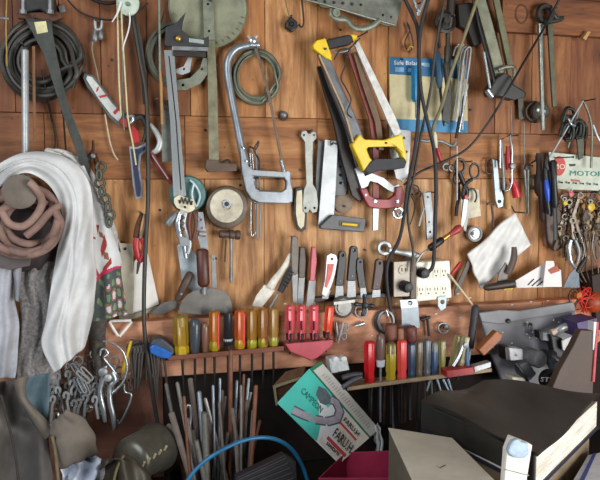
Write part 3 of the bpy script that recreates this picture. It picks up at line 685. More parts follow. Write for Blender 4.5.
t.tube('loop', [(407, 22), (410, 30), (405, 42), (408, 52), (413, 46), (411, 34), (407, 24)], .6, DARK, d=.012)
t.tube('clip', [(407, 51), (410, 46), (413, 48)], 1.2, BRASS, d=.016)
# cords
t = T('power_cable', 'thick black cord crossing the packet and falling to the left outlet', 'cord')
t.tube('power_cable', [(402, -6, .07), (412, 14, .07), (418, 32, .07), (419, 70, .07), (418, 120, .07), (414, 155, .075), (408, 185, .08), (404, 215, .07), (399, 240, .06), (388, 262, .05), (387, 285, .05), (391, 312, .05)], 1.9, RUBBER, n=8)
t = T('power_cable', 'black cord running from the top down to the plug in the white power strip', 'cord')
t.tube('power_cable', [(430, -6, .084), (422, 22, .084), (419, 50, .084), (421, 90, .084), (428, 124, .08), (434, 150, .072), (436, 185, .07), (435, 225, .07), (434, 255, .066), (432, 268, .064), (426, 273, .066)], 2.0, RUBBER, n=8)
t = T('power_cable', 'thin dark cord falling from the top towards the left outlet box', 'cord')
t.tube('power_cable', [(446, -6, .06), (437, 40, .06), (430, 92, .06), (421, 135, .06), (414, 175, .062), (408, 205, .062), (409, 228, .06), (413, 250, .062), (411, 272, .066)], 1.4, M('#3b352f', .5), n=8)
t = T('drooping_cable', 'thin black cord drooping in a long diagonal from the top right', 'cord')
t.tube('drooping_cable', [(562, -6, .06), (545, 26, .055), (524, 62, .075), (505, 95, .085), (488, 123, .06), (468, 148, .046), (443, 162, .046), (420, 172, .046), (404, 185, .046)], 1.2, BLACK, n=8)
t = T('stiff_cable', 'stiff olive cord slanting down in front of the packet', 'cord')
t.tube('stiff_cable', [(479, -6, .084), (470, 20, .074), (460, 48, .056), (450, 76, .05), (442, 105, .046), (434, 125, .044), (432, 140, .04)], 1.9, M('#7c7350', .6), n=6)
t = T('light_fitting', 'bright chrome fork where the black cords meet at the top', 'clamp')
t.tube('prong', [(412, -4), (416, 6), (418, 16)], [1.6, 1.8, 1.4], CHROME, d=.086)
t.tube('prong', [(426, -4), (421, 7), (418, 16)], [1.6, 1.8, 1.4], CHROME, d=.087)
t.disc('knot', (418, 10), [(2.6, .088), (2, .092), (.3, .093)], STEEL, sides=10)
# hand drill and tools over the packet
t = T('hand_drill', 'dark old hand drill with a gear wheel high above the packet', 'drill')
t.disc('gear', (444, 22), [(11, .03), (11.5, .038), (9, .04), (8, .036), (3, .036), (3, .044), (.4, .044)], DARK, sides=28)
t.rod('handle', (452, -8), (449, 30), [(0, 4), (.5, 4.6), (.85, 4), (1, 2.6)], M('#2c241f', .5), d=.03)
t.rod('chuck', (448, 28), (447, 84), [(0, 2.4), (.3, 2.2), (.35, 3.4), (.8, 3.6), (.95, 2.2), (1, 1)], M('#4a4a42', .5, .3), d=.03)
t.tube('crank', [(444, 22, .046), (438, 34, .05), (440, 48, .05)], 1.6, DARK)
t = T('iron_block', 'dark iron block hanging behind the olive cord', 'block')
t.plate('iron_block', [(458, 4), (472, 2), (480, 20), (482, 44), (474, 46), (468, 30), (460, 26)], M('#211f1c', .6), d=.02, th=.02, bev=.003)
t = T('screwdriver', 'slim blue and black screwdriver standing against the cream packet', 'screwdriver')
t.rod('handle', (437, 52), (440, 88), [(0, 2), (.08, 3.4), (.8, 3.4), (.92, 2.4), (1, 2.4)], M('#27526e', .4), d=.03, flute=5)
t.rod('shaft', (440, 87), (444, 126), [(0, 1.5), (.9, 1.4), (1, .8)], DARK, d=.03, sides=8)
t = T('wood_chisel', 'broad dark chisel hanging point down before the packet', 'chisel')
t.rod('handle', (446, 62), (449, 92), [(0, 2.2), (.1, 3.8), (.85, 3.2), (1, 2.6)], M('#38332b', .5), d=.042)
t.plate('blade', [(446, 90), (452, 91), (449, 124), (446, 122), (442, 120)], M('#2f302c', .4, .4), d=.042, th=.003)
t = T('steel_hooks', 'bundle of silver hooked picks at the right edge of the packet', 'pick')
for k in range(4):
    x = 459 + k * 3.2
    t.tube('pick', [(x - 6, 56 + 3 * k), (x - 3, 47 + k), (x + 2, 48), (x + 1, 62), (x - 2 - k, 90 + 5 * k), (x - 6, 118 + 4 * k)], .9, SILVER if k % 2 else STEEL, d=.024 + .004 * k, n=4)
t.plate('card_sleeve', [(458, 44), (464, 44), (465, 82), (458, 80)], M('#cdbf93', .6), d=.02, th=.003)
t = T('steel_tube', 'thin steel tube with a dark sheath hanging at the packet corner', 'tube')
t.rod('sheath', (465, 96), (456, 138), [(0, 1.8), (.5, 2.2), (1, 1.4)], DARK, d=.03)
t.rod('tip', (468, 84), (459, 132), [(0, .7), (1, .7)], CHROME, d=.036, sides=6)
# bar clamp
t = T('bar_clamp', 'large bar clamp with greenish rail and black jaw slanting from the top', 'clamp')
t.plate('rail', [(473, -8), (484, -8), (492, 20), (503, 62), (505, 78), (497, 82), (488, 46)], M('#7f816d', .45, .4, .4, 35), d=.05, th=.01, bev=.002)
t.tube('inner_rod', [(473, 0, .062), (480, 30, .062), (489, 62, .062), (497, 94, .062)], 1.6, BLACK, n=1)
t.tube('chrome_rod', [(484, 52, .066), (490, 88, .066)], 1.4, CHROME, n=1)
j = t.plate('jaw', [(496, 78), (504, 72), (512, 76), (514, 84), (527, 92), (526, 97), (514, 100), (500, 96), (490, 96), (489, 90)], M('#2a2b2a', .45, .1), d=.066, th=.03, bev=.004)
t.tube('jaw_lever', [(498, 70, .06), (506, 67, .06), (514, 68, .06), (514, 78, .06)], 1.9, GREYG)
t.rod('screw', (487, 90), (492, 97), [(0, 3), (1, 3)], CHROME, d=.07)
t = T('steel_bars', 'pair of slim olive steel bars hanging right of the bar clamp', 'bar')
t.plate('bar', [(492, -8), (498, -8), (506, 30), (513, 64), (508, 66), (501, 34)], M('#6b6a50', .5, .3), d=.03, th=.006)
t.plate('bar', [(496, 10), (500, 10), (505, 40), (512, 72), (508, 74)], M('#5a5640', .5, .3), d=.022, th=.006)
t = T('hanging_tab', 'dark steel tab hanging below the bar clamp jaw', 'tab')
t.plate('hanging_tab', [(518, 98), (523, 98), (524, 119), (519, 120)], M('#4a4a40', .5, .3), d=.014, th=.004)
for i, (x, a, b, lb) in enumerate([(511, 106, 137, 'thin wire dropping to the red clamp handle'), (524, 122, 176, 'thin wire hanging right of the red clamp handle')]):
    t = T('thin_wire', lb, 'wire'); t.tube('thin_wire', [(x, a), (x + .5, (a + b) / 2), (x + 1, b)], .5, STEEL, d=.014)
# brace
t = T('hand_brace', 'dark brace with a round head, chrome shaft and steel ball at the right', 'brace')
t.ring('head_ring', (545, 14), 7, 3, DARK, d=.04, sy=1.15)
t.tube('head_arm', [(549, 6, .04), (556, 18, .04), (563, 17, .042), (560, 20, .04), (545, 22, .04)], [2.6, 2.4, 1, 2, 3], M('#2f322c', .5, .3))
t.rod('shaft', (540, 24, .04), (543, 130, .045), [(0, 2.8), (.25, 2.6), (.3, 2.3), (1, 2.3)], M('#8f948a', .3, .6), sides=12)
t.plate('spring_bar', [(548, 24), (553, 24), (556, 100), (557, 106), (553, 107), (550, 60)], M('#565a48', .5, .3), d=.03, th=.006)
t.disc('ball', (535, 112), [(4, .008), (8, .016), (9.3, .028), (8, .04), (5, .046), (.5, .049)], M('#8a8d86', .25, .75, .4, 40), sides=28)
t.ring('collar', (535, 112), 9.5, 1.6, DARK, d=.02)
t = T('wall_eyelet', 'dark iron rings in shadow on the upper beam', 'ring')
t.ring('ring', (521, 14), 6, 1.6, RUST, d=.02, sy=1.5); t.ring('ring', (514, 12), 6, 1.4, M('#4a2c18', .7), d=.014, sy=1.6)
t = T('splinter', 'pale splinter of wood sticking out of the rough upper beam', 'splinter')
t.plate('splinter', [(583, 38), (588, 31), (591, 32), (586, 40)], WOODL, d=.036, th=.014)
t = T('spring_compass', 'bundle of dark springs and steel legs above the white sign', 'compass')
t.tube('leg', [(583, 101), (566, 130), (548, 160)], 1.0, SILVER, d=.045, n=2)
t.tube('leg', [(579, 110), (573, 130), (568, 148)], .9, STEEL, d=.04, n=2)
t.tube('leg', [(584, 102), (590, 118), (592, 134), (591, 168)], 1.2, GREYG, d=.04)
t.tube('leg', [(593, 125), (598, 138), (604, 146)], 1.4, SILVER, d=.04)
for k in range(9):
    rr = random.Random(k); x, y = 572 + rr.uniform(-8, 10), 122 + rr.uniform(-9, 10)
    t.tube('wire_turn', [(x - 7, y + 6, .02 + .003 * k), (x - 2, y - 7, .024 + .003 * k), (x + 5, y - 4, .022 + .003 * k), (x + 4, y + 8, .02 + .003 * k), (x - 3, y + 9, .02 + .003 * k)], 1.5, M('#2c2f2a', .5, .3))
t.tube('chrome_bend', [(569, 119, .05), (571, 124, .052), (575, 126, .05)], 1.3, CHROME)
t.plate('blade', [(576, 128), (584, 128), (583, 158), (579, 160)], M('#4d5245', .5, .3), d=.03, th=.004)
# sign
SGN = M('#b7bfb0', .5, 0, .35, 25, .2, dcol='#8d8c74')
t = T('enamel_sign', 'chipped white sign with a red round logo and teal lettering', 'sign')
sg = t.plate('plate', [(549, 152), (606, 158), (606, 191), (557, 189), (552, 176)], SGN, d=.02, th=.003)
lg = t.disc('logo_disc', (559, 166), [(7.5, .0205), (7.2, .0218), (.5, .0218)], M('#b83a33', .5, 0, .3, 40), sides=32, par=sg, sy=1.3)
t.text('logo_lettering', 'MO', P(553.5, 169, .0225), P(565, 169, .0225), Vector((0, 0, 1)), M('#e0d6c0', .6, 0, 0), par=sg, h=.012)
t.text('lettering', 'MOTOR', P(570, 175.5, .0215), P(603, 176.5, .0215), Vector((0, 0, 1)), M('#2f8377', .6, 0, .2), par=sg, h=.012)
t.plate('printed_shape', [(569, 164), (576, 164), (575, 166), (570, 166.5)], DARK, d=.0212, th=.0008, par=sg, bev=0)
t.plate('printed_line', [(571, 179), (580, 180), (580, 182), (571, 181)], M('#b8605a', .6), d=.0212, th=.0008, par=sg, bev=0)
for k in range(6): nail(t, 562 + k * 7, 183 + k * .4, 1, .03)
# ================================================================= right middle
t = T('scissors', 'black handled scissors hanging with silver blades down over a white card', 'scissors')
t.ring('handle', (460, 166), 4.5, 1.6, BLACK, d=.03, sy=1.5)
t.ring('handle', (474.5, 171), 4.6, 1.3, BLACK, d=.034, sy=1.6)
t.tube('arm', [(459, 172), (463, 182), (467, 192), (466, 198)], [2.4, 2.6, 2.4, 2], BLACK, d=.03)
t.tube('arm', [(472, 179), (466, 184), (463, 194), (464, 199)], [1.8, 2.2, 2.2, 2], DARK, d=.034)
t.plate('blade', [(461, 198), (468, 198), (469, 215), (466, 232), (464, 230), (461, 214)], STEEL, d=.033, th=.002)
t.plate('blade', [(464, 198), (468, 200), (466, 218), (462, 228), (461, 224)], SILVER, d=.036, th=.002)
t.disc('pivot', (466, 197), [(2.4, .04), (2, .043), (.3, .0435)], RED, sides=12)
t = T('scissors', 'second pair of scissors with grey blades hidden behind the black pair', 'scissors')
t.ring('handle', (458, 178), 4, 1.3, DARK, d=.018, sy=1.5)
t.tube('arm', [(458, 184), (459, 196), (457, 206), (456, 216)], 1.8, DARK, d=.018)
t.ring('handle', (472, 196), 4.6, 1, DARK, d=.02, sy=1.6, gap=1.5, ph=-1)
t = T('paper_card', 'small white card hanging behind the scissors', 'card')
t.plate('paper_card', [(468, 187), (479, 190), (481, 216), (467, 219)], M('#d5ccb3', .7), d=.008, th=.001)
t = T('steel_washer', 'grey tape roll hanging below the white card', 'roll')
t.disc('roll', (472.5, 233.5), [(7.6, .004), (7.8, .018), (6, .02), (5.8, .016), (4, .016), (3.8, .02), (2, .02)], SILVER, sides=28)
t.disc('hole', (472.5, 233.5), [(1.8, .021), (1.8, .0205)], BLACK, sides=12)
t = T('thin_rod', 'thin steel rod hanging in front of the scissor handles', 'rod')
t.tube('thin_rod', [(457, 146), (457, 200)], .8, SILVER, d=.045, n=1)
t = T('steel_rings', 'pair of small steel rings hanging left of the scissors', 'ring')
t.ring('ring', (446, 167), 3.2, 1.1, STEEL, d=.016); t.ring('ring', (452, 168), 3, 1, STEEL, d=.02)
t = T('gas_valve', 'small red and steel gas valve hanging between the black cords', 'valve')
t.rod('body', (434, 132), (436, 148), [(0, 1.6), (.2, 2.6), (.6, 2.4), (1, 1.8)], CREAM, d=.04)
t.rod('cap', (437, 148), (441, 162), [(0, 1.8), (.5, 2.2), (1, 1.4)], RED, d=.04)
t.tube('cross_pipe', [(414, 139), (425, 141), (440, 141), (452, 146), (456, 142)], 1.5, STEEL, d=.03)
t = T('chrome_wrench', 'short chrome wrench hanging beside the black cord above the outlets', 'wrench')
t.plate('shank', [(423, 193), (431, 192), (433, 212), (433, 238), (427, 240), (426, 216)], STEEL, d=.03, th=.006, holes=[circ(427.5, 197, 1.2), circ(430, 232, 1.2), circ(429, 222, .9)], bev=.001)
t.tube('lever', [(424, 208), (421, 218), (419, 226)], 1.2, SILVER, d=.034)
t = T('wire_rings', 'twisted wire rings with a thin hanging loop above the chrome wrench', 'wire')
t.ring('ring', (414, 190), 5, .7, DARK, d=.012); t.ring('ring', (417, 194), 4, .7, BROWNM, d=.016)
t.tube('hook', [(411, 196), (415, 206), (411, 222), (409, 226)], .6, DARK, d=.014)
t = T('utility_knife', 'flat grey steel folding knife hanging by its tip', 'knife')
b = t.plate('body', [(492.5, 159), (497, 160), (500, 184), (504, 198), (503, 207), (498, 208), (495.5, 200), (494, 180)], M('#8e9a9f', .35, .4, .3, 30), d=.022, th=.008, bev=.001)
t.disc('pivot', (499.5, 201.5), [(1.8, .0225), (1.6, .025), (.6, .0255)], DARK, sides=12, par=b)
t.tube('nail_hook', [(489, 166), (497, 162), (504, 155), (508, 154)], .7, DARK, d=.014)
t = T('screw_hook', 'dark screw hook hanging left below the flat steel knife', 'hook')
t.tube('hook', [(487, 204), (491, 203), (492, 208), (493, 218), (493, 232)], 1.2, BROWNM, d=.018)
t.disc('tip', (493, 233), [(2.6, .012), (2.4, .02), (.4, .022)], STEEL, sides=10)
t.ring('eye', (489, 166), 3.6, .8, BROWNM, d=.012, sy=2.2)
t = T('spring_clamp', 'chrome clamp with bright red plastic handles hanging on the planks', 'clamp')
t.tube('frame', [(500, 168), (500, 140), (510, 135), (512, 150), (512, 182), (509, 190), (505, 191)], 1.3, CHROME, d=.034, n=1)
t.tube('side_bar', [(501, 142), (503, 170), (504, 190)], 1.5, STEEL, d=.03)
t.tube('handle', [(508, 146), (508, 160), (508, 170)], [2, 3, 2.4], M('#a5262b', .4), d=.026)
t.tube('handle', [(511, 178), (515, 188), (517, 197)], [2.4, 4, 4.4], M('#bf2430', .35), d=.026)
t.disc('pivot', (512, 166), [(3, .036), (2.8, .042), (1, .043)], STEEL, sides=12)
t = T('tool_grip', 'short tan wooden file handle hanging behind the chrome clamp', 'handle')
t.rod('tool_grip', (507, 186), (508, 209), [(0, 2.6), (.3, 3), (.8, 3.8), (1, 3)], WOODL, d=.018)
t = T('long_tweezers', 'slim pair of steel tweezers hanging from a nail', 'tweezers')
t.tube('arm', [(524, 166), (526, 190), (527, 215)], [1.6, 1.2, .6], STEEL, d=.02)
t.tube('arm', [(528, 166), (528, 190), (528, 214)], [1.6, 1.2, .6], GREYG, d=.024)
t.disc('pivot', (525.5, 168), [(2.6, .02), (2.6, .028), (.8, .029)], DARK, sides=12)
t.tube('wire', [(527, 166), (533, 162), (539, 158)], .8, BLACK, d=.024)
# dark tools left of the sign
t = T('wooden_pestle', 'dark wooden knob handle hanging beside the sign', 'handle')
t.rod('wooden_knob', (539, 153), (540, 196), [(0, 2.6), (.1, 4), (.25, 3), (.5, 3.6), (.62, 5.6), (.9, 5.4), (1, 3)], M('#3f322a', .6), d=.03)
t = T('iron_shackle', 'dark iron shackle hanging below the knob handle', 'shackle')
t.ring('bow', (535, 182), 5, 2, M('#4c4338', .6, .3), d=.024, sy=1.2)
t = T('pliers', 'black pliers with blue grips hanging left of the sign', 'pliers')
t.tube('jaw', [(547, 156), (546, 164), (547, 170)], [2, 3, 3.6], BLACK, d=.06)
t.tube('handle', [(545, 168), (546, 184), (547, 200), (549, 214)], [2, 3.2, 3, 2.2], BLACK, d=.06)
t.tube('grip', [(546, 180, .066), (547, 190, .068), (548, 201, .066)], [2, 3, 2], M('#1c4fc0', .35), d=.066)
t.tube('handle', [(550, 168), (551, 184), (550, 202), (552, 216)], [2, 2.8, 3, 2], M('#39424a', .4), d=.055)
t = T('wood_chisel', 'black handled chisel hanging right beside the blue gripped pliers', 'chisel')
t.rod('handle', (553, 160), (555, 208), [(0, 2), (.05, 3.6), (.4, 3), (.9, 3.8), (1, 2)], BLACK, d=.07)
t.rod('blade', (555, 207), (556, 240), [(0, 2), (1, 3)], DARK, d=.07, flat=.3)
t = T('wood_chisel', 'brown handled chisel hanging behind the blue gripped pliers', 'chisel')
t.rod('handle', (541, 178), (543, 222), [(0, 2), (.1, 4), (.9, 3.4), (1, 2)], M('#3a2320', .5), d=.036)
t.rod('blade', (543, 221), (545, 246), [(0, 1.6), (1, 2)], RUST, d=.036, flat=.4)
t = T('leather_pouch', 'dull grey leather sheath hanging under the dark tools', 'sheath')
t.plate('leather_pouch', [(545, 200), (556, 202), (566, 222), (566, 246), (556, 252), (548, 240)], M('#5e4f48', .7), d=.03, th=.02, bev=.004)
# keys and trinkets under the sign
rnd = random.Random(21)
KM = [M('#5d5246', .45, .5, .5, 50), M('#857c6f', .35, .6, .4, 50), M('#4a443c', .5, .4, .5, 50), M('#857457', .5, .4, .5, 50), M('#8a7468', .5, .3, .5, 50), M('#5c4c42', .6, .3)]
kn = 0
for row_, (y0, n, x0, dx) in enumerate([(196, 6, 564, 7.4), (210, 6, 567, 7.2), (224, 6, 563, 7.4), (240, 5, 566, 7.5), (203, 6, 560, 7.6), (217, 6, 566, 7), (232, 6, 560, 7.6)]):
    for k in range(n):
        x = x0 + k * dx + rnd.uniform(-1.5, 1.5); y = y0 + rnd.uniform(-4, 4); an = rnd.uniform(-.45, .45); L = rnd.uniform(17, 26)
        dd = .016 + .0055 * ((k * 3 + row_ * 2) % 7); m = KM[rnd.randrange(6)]
        t = T('key', 'tangled small key hanging on the hooks under the white sign', 'key', 'keys hanging under the sign')
        def q(u, v): return (x + u * math.cos(an) + v * math.sin(an), y - u * math.sin(an) + v * math.cos(an))
        t.ring('bow', q(0, 0), 2.6, 1.0, m, d=dd, n=12)
        t.plate('shank', [q(-1.3, 2), q(1.3, 2), q(1.5, L), q(-.2, L + 1.5), q(-1.5, L - 2)], m, d=dd, th=.003)
        if rnd.random() < .6: t.plate('bit', [q(1.2, L - 6), q(4, L - 6), q(3.8, L - 2), q(1.2, L - 1)], m, d=dd, th=.003)
for lb, x, y, col, r in [('pink round key fob hanging under the sign', 570, 194, '#c46a74', 2.8), ('yellow plastic fob hanging low among the keys', 590, 207, '#c9a82e', 4), ('small bright yellow fob just under the sign', 564, 203, '#cbb83a', 2.4)]:
    t = T('key_fob', lb, 'fob')
    t.disc('body', (x, y), [(r, .058), (r, .064), (r * .4, .066), (.2, .066)], M(col, .4), sides=14); t.ring('split_ring', (x + .5, y - r - 1.5), 1.8, .5, SILVER, d=.06, n=10)
t = T('spring_clip', 'large bright steel clip hanging lowest among the keys', 'clip')
t.tube('arm', [(571, 240), (569, 250), (571, 262), (576, 268)], [2, 2.6, 2.4, 1.4], CHROME, d=.06); t.tube('arm', [(575, 240), (579, 252), (577, 264)], [2, 2.2, 1.2], STEEL, d=.056)
for k in range(5):
    t = T('steel_wire', 'thin wire trailing from the keys down to the ledge', 'wire', 'wires trailing below the keys')
    t.tube('steel_wire', [(574 + 5 * k, 232, .05), (578 + 4 * k + rnd.uniform(-3, 3), 250, .05), (574 + 6 * k, 268, .045), (582 + 4 * k, 282, .04)], .7, KM[k % 3], n=6)
# white sheet and papers
t = T('marble_tile', 'white marbled plastic bag hanging tilted like a diamond', 'bag')
MRB = M('#d3d3cf', .45, 0, .3, 30, .3, dcol='#a8a6a0')
t.sheet('bag', [(515, 212), (492, 233), (468, 255)], [(531, 245), (506, 266), (481, 289)], lambda u, v: .03 + .003 * math.sin(u * 7 + v * 9) + .002 * math.sin(u * 15 - v * 11), MRB, nu=18, nv=24, th=.006)
t.tube('string', [(515, 213, .03), (511, 205, .02), (508, 198, .012)], .6, DARK)
t = T('pruning_knife', 'brown wooden knife leaning across the marbled white bag', 'knife')
t.tube('handle', [(514, 247), (514, 257), (511, 267), (508, 274)], [2.8, 4, 3.8, 3], M('#51413a', .6), d=.06, flat=.6)
t.plate('blade', [(506, 262), (509, 270), (507, 281), (497, 284), (499, 273)], M('#6b6460', .5, .3), d=.054, th=.004)
t = T('round_file', 'dark round tool handle lying on the ledge under the marbled bag', 'handle')
t.rod('round_file', (484, 288), (515, 283), [(0, 1.6), (.1, 3.4), (.6, 4.2), (.95, 4.8), (1, 2.5)], M('#33291f', .5), d=.06)
t.tube('yellow_collar', [(503, 289, .05), (512, 288, .05)], 1.4, YELLOW, n=1)
PAP = M('#dfdcda', .8, 0, .12, 25, .1)
t = T('paper_sheet', 'crumpled white paper with pen strokes standing on the ledge', 'paper')
p_ = t.plate('sheet', [(515, 281), (530, 272), (547, 262), (549, 270), (550, 287), (517, 288)], PAP, d=.04, th=.002)
for a, b in [((528, 285), (534, 279)), ((532, 286), (541, 278)), ((537, 286), (543, 281))]:
    t.tube('pen_stroke', [(a[0], a[1], .0415), (b[0], b[1], .0415)], .5, BLACK, n=1, par=p_)
t = T('paper_sheet', 'folded white paper with an orange patch beside the pen-marked sheet', 'paper')
p_ = t.plate('sheet', [(546, 261), (554, 261), (555, 268), (561, 270), (562, 287), (543, 287)], PAP, d=.055, th=.002)
t.plate('orange_patch', [(548, 270), (557, 265), (560, 271), (551, 274)], M('#a55037', .6), d=.0565, th=.001, par=p_)
t = T('putty_knife', 'grey bladed putty knife leaning on the ledge beside the papers', 'knife')
t.plate('blade', [(563, 288), (569, 275), (575, 268), (579, 274), (580, 288)], M('#5b646c', .4, .4), d=.05, th=.002)
t.rod('handle', (577, 272), (586, 258), [(0, 2), (.3, 2.6), (1, 2)], DARK, d=.05)
t = T('net_bag', 'red string net bag holding something orange at the end of the ledge', 'bag')
t.disc('contents', (586, 300), [(8, .02), (11, .04), (10, .058), (6, .068), (.5, .072)], M('#99401c', .5, 0, .4, 40), sides=24)
for k in range(13):
    a = k * .49 + rnd.uniform(-.2, .2); off = rnd.uniform(-8, 8); ca, sa = math.cos(a), math.sin(a); pts = []
    for q_ in range(7):
        s_ = -1 + q_ / 3; e_ = off * (1 - .3 * s_ * s_) + rnd.uniform(-1, 1)
        pts.append((586 + 12.5 * s_ * ca - e_ * sa, 300 + 12.5 * s_ * sa + e_ * ca, .045 + .034 * math.sqrt(max(0, 1 - (s_ * .95) ** 2)) * (1 - abs(off) / 22)))
    t.tube('net_string', pts, .6, M('#c8342c', .6), n=3, sides=5)
t.ring('neck_ring', (573.5, 297), 4.5, 1.0, DARK, d=.066, sy=1.6)
t.disc('knot', (577, 295), [(3.4, .06), (3.4, .07), (.5, .075)], M('#c8692a', .5), sides=12)
t = T('dark_box', 'dark wooden box end at the far right above the net bag', 'box')
t.plate('dark_box', [(592, 276), (612, 270), (612, 330), (598, 330), (594, 300)], M('#2c1d18', .7), d=.05, th=.05)
# screwdriver / soldering iron and spanner above the outlets
t = T('jack_plug', 'jack plug with a red tip, brass collar and black sleeve on a wire', 'plug')
t.rod('sleeve', (429, 249), (443, 239), [(0, 2.6), (.1, 3.8), (.9, 3.6), (1, 2.4)], BLACK, d=.05)
t.rod('collar', (442, 240), (449, 235), [(0, 2), (.5, 2.6), (1, 2.2)], BRASS, d=.05)
t.rod('red_tip', (448, 236), (461, 227), [(0, 2), (.4, 3.2), (.75, 4.4), (1, 3)], M('#a23a36', .45), d=.05)
t.tube('wire', [(431, 248), (424, 252), (419, 258), (415, 266)], 1.1, SILVER, d=.046)
t = T('ring_spanner', 'silver ring spanner lying level above the grey outlet box', 'spanner')
t.ring('ring_end', (384, 248), 5.6, 2.3, SILVER, d=.02)
t.rod('shank', (389, 250), (420, 256), [(0, 3), (.1, 2.4), (.6, 3), (.7, 4.2), (1, 2.4)], SILVER, d=.03, flat=.5)
# outlets
t = T('outlet_box', 'grey steel outlet box with a black plug in its lower socket', 'outlet')
t.hexa('box', [P(393, 262, .05), P(393, 297, .05), P(411, 297, .05), P(411, 261, .05), P(393, 262, .0), P(393, 297, .0), P(411, 297, .0), P(411, 261, .0)], M('#7a7064', .5, .3, .4, 30))
cv = t.plate('cover', [(394, 262), (411, 261), (411, 296), (394, 297)], M('#9a9184', .45, .2, .3, 30), d=.053, th=.003)
t.disc('socket', (403, 270), [(5, .0535), (4.8, .056), (3.8, .056), (3.6, .055)], M('#b9ae98', .5), sides=20, par=cv)
for x in (401.5, 405): t.plate('slot', [(x, 268), (x + 1, 268), (x + 1, 271.5), (x, 271.5)], BLACK, d=.0558, th=.0006, par=cv, bev=0)
t.disc('plug', (404, 286), [(5.6, .054), (5.8, .07), (4.4, .082), (1, .084)], BLACK, sides=24)
t.plate('bracket', [(387, 262), (393, 262), (393, 297), (388, 297)], M('#43342c', .6), d=.03, th=.03)
t = T('power_strip', 'cream power strip with eight outlets and a black plug', 'power strip')
bd = t.plate('body', [(416, 262), (450, 260.5), (452, 298), (416, 302)], M('#e9e5d2', .4, 0, .12, 30, .05), d=.045, th=.035, bev=.003)
for rr_, yy in ((0, 274), (1, 291.5)):
    for k in range(4):
        if rr_ == 0 and k == 0: continue
        x = 421 + k * 7.6; y = yy - k * .3
        f_ = t.plate('outlet', [(x - 3.2, y - 5), (x + 3.2, y - 5.2), (x + 3.2, y + 4.6), (x - 3.2, y + 5)], M('#dcd8c4', .4, 0, .1), d=.0462, th=.002, par=bd, bev=.0005)
        for sx in (-1.7, 1.1): t.plate('slot', [(x + sx, y - 3.4), (x + sx + .8, y - 3.4), (x + sx + .8, y - .6), (x + sx, y - .6)], BLACK, d=.0466, th=.0006, par=bd, bev=0)
        t.disc('ground_hole', (x, y + 2.2), [(.9, .0468), (.9, .046)], BLACK, sides=8, par=bd)
t.disc('plug', (421.5, 272.5), [(5.4, .048), (5.6, .06), (4.4, .07), (1, .072)], BLACK, sides=24)
t = T('wooden_batten', 'narrow grey batten standing between the two outlets', 'batten')
t.plate('wooden_batten', [(411.5, 258), (416, 258), (415.5, 303), (411, 303)], M('#6e6156', .6), d=.058, th=.05)
t = T('thin_stick', 'pale thin stick leaning from the power strip to the black file handle', 'stick')
t.tube('thin_stick', [(449, 274, .05), (475, 308, .075)], 1.1, M('#cfc09c', .6), n=1)
t = T('red_scriber', 'short red and white pen leaning behind the cream power strip', 'pen')
t.rod('red_scriber', (461, 262), (450, 276), [(0, 1), (.1, 1.8), (.9, 1.8), (1, 1)], RED, d=.03)
t = T('flat_file', 'dark flat file leaning on the ledge left of the marbled bag', 'file')
t.plate('flat_file', [(468, 260), (473, 258), (460, 290), (455, 296), (455, 290)], M('#45413c', .5, .3), d=.02, th=.004)
t = T('long_file', 'long black rubber handled file standing at the edge of the grey sheet', 'file')
t.rod('handle', (476, 305), (470, 348), [(0, 2), (.05, 4), (.4, 3.6), (1, 3.6)], M('#33343a', .6), d=.085)
t.rod('shaft', (470, 347), (467, 372), [(0, 1.8), (1, 1.6)], STEEL, d=.085)
# ================================================================= trowels and knives in the middle
SH = M('#b5b2a8', .45, .3, .4, 22, .2, dcol='#756c60')
t = T('handsaw', 'old cream painted handsaw blade hanging in shadow of the tea towel', 'saw')
t.plate('blade', [(134, 262), (143, 250), (148, 254), (159, 304), (148, 309), (130, 317), (133, 290)], M('#e4e2da', .45, .1, .15, 20, .1), d=.012, th=.003, bev=.0005)
t.plate('wooden_guard', [(119, 243), (133, 244), (134, 290), (133, 316), (126, 318), (123, 290), (120, 262)], M('#c9c4ae', .55, 0, .35, 20, .2), d=.018, th=.004, holes=[circ(125.5, 248.5, 1.3)])
t.plate('tip', [(119, 314), (134, 314), (158, 306), (159, 309), (133, 319), (119, 320)], M('#8f8a78', .6), d=.02, th=.004)
t = T('tin_snips', 'rusty tin snips with a red handle hanging by the black cord', 'snips')
t.tube('jaw', [(142, 213), (138, 225), (136, 238)], [1.6, 2.8, 3.2], RUST, d=.034, flat=.5)
t.tube('jaw', [(145, 214), (145, 226), (141, 238)], [1.2, 2, 2.4], M('#7d6250', .5, .4), d=.04, flat=.5)
t.tube('handle', [(137, 238), (136, 246), (138, 256), (141, 262)], [3, 3.4, 3, 2.4], M('#a8242c', .4), d=.04, flat=.6)
t.tube('handle', [(142, 238), (144, 246), (143, 256), (140, 262)], [2.4, 2.6, 2.6, 2], M('#a8242c', .4), d=.044, flat=.6)
t.tube('tang', [(139, 262), (137, 274)], [2, .8], BROWNM, d=.04, n=1)
t = T('pointing_trowel', 'small dark trowel with a tilted brown handle left of the big scraper', 'trowel')
t.plate('blade', [(150, 314), (162, 303), (174, 300), (180, 304), (176, 308), (162, 315)], M('#6a6866', .4, .4), d=.03, th=.002)
t.rod('handle', (177, 301), (191, 272), [(0, 2.4), (.1, 3.8), (.6, 4.4), (.95, 4), (1, 2)], M('#4c3a32', .5), d=.035)
t.disc('rivet', (181, 294), [(1.4, .045), (1.2, .048), (.2, .0485)], STEEL, sides=10)
t = T('wall_scraper', 'wide grey half round scraper with a dark brown wooden handle', 'scraper')
t.plate('blade', [(178, 313), (181, 303), (188, 294), (199, 289), (213, 288), (225, 291), (231, 300), (233, 312), (205, 315)], M('#76736d', .35, .4, .4, 18, .2), d=.045, th=.002)
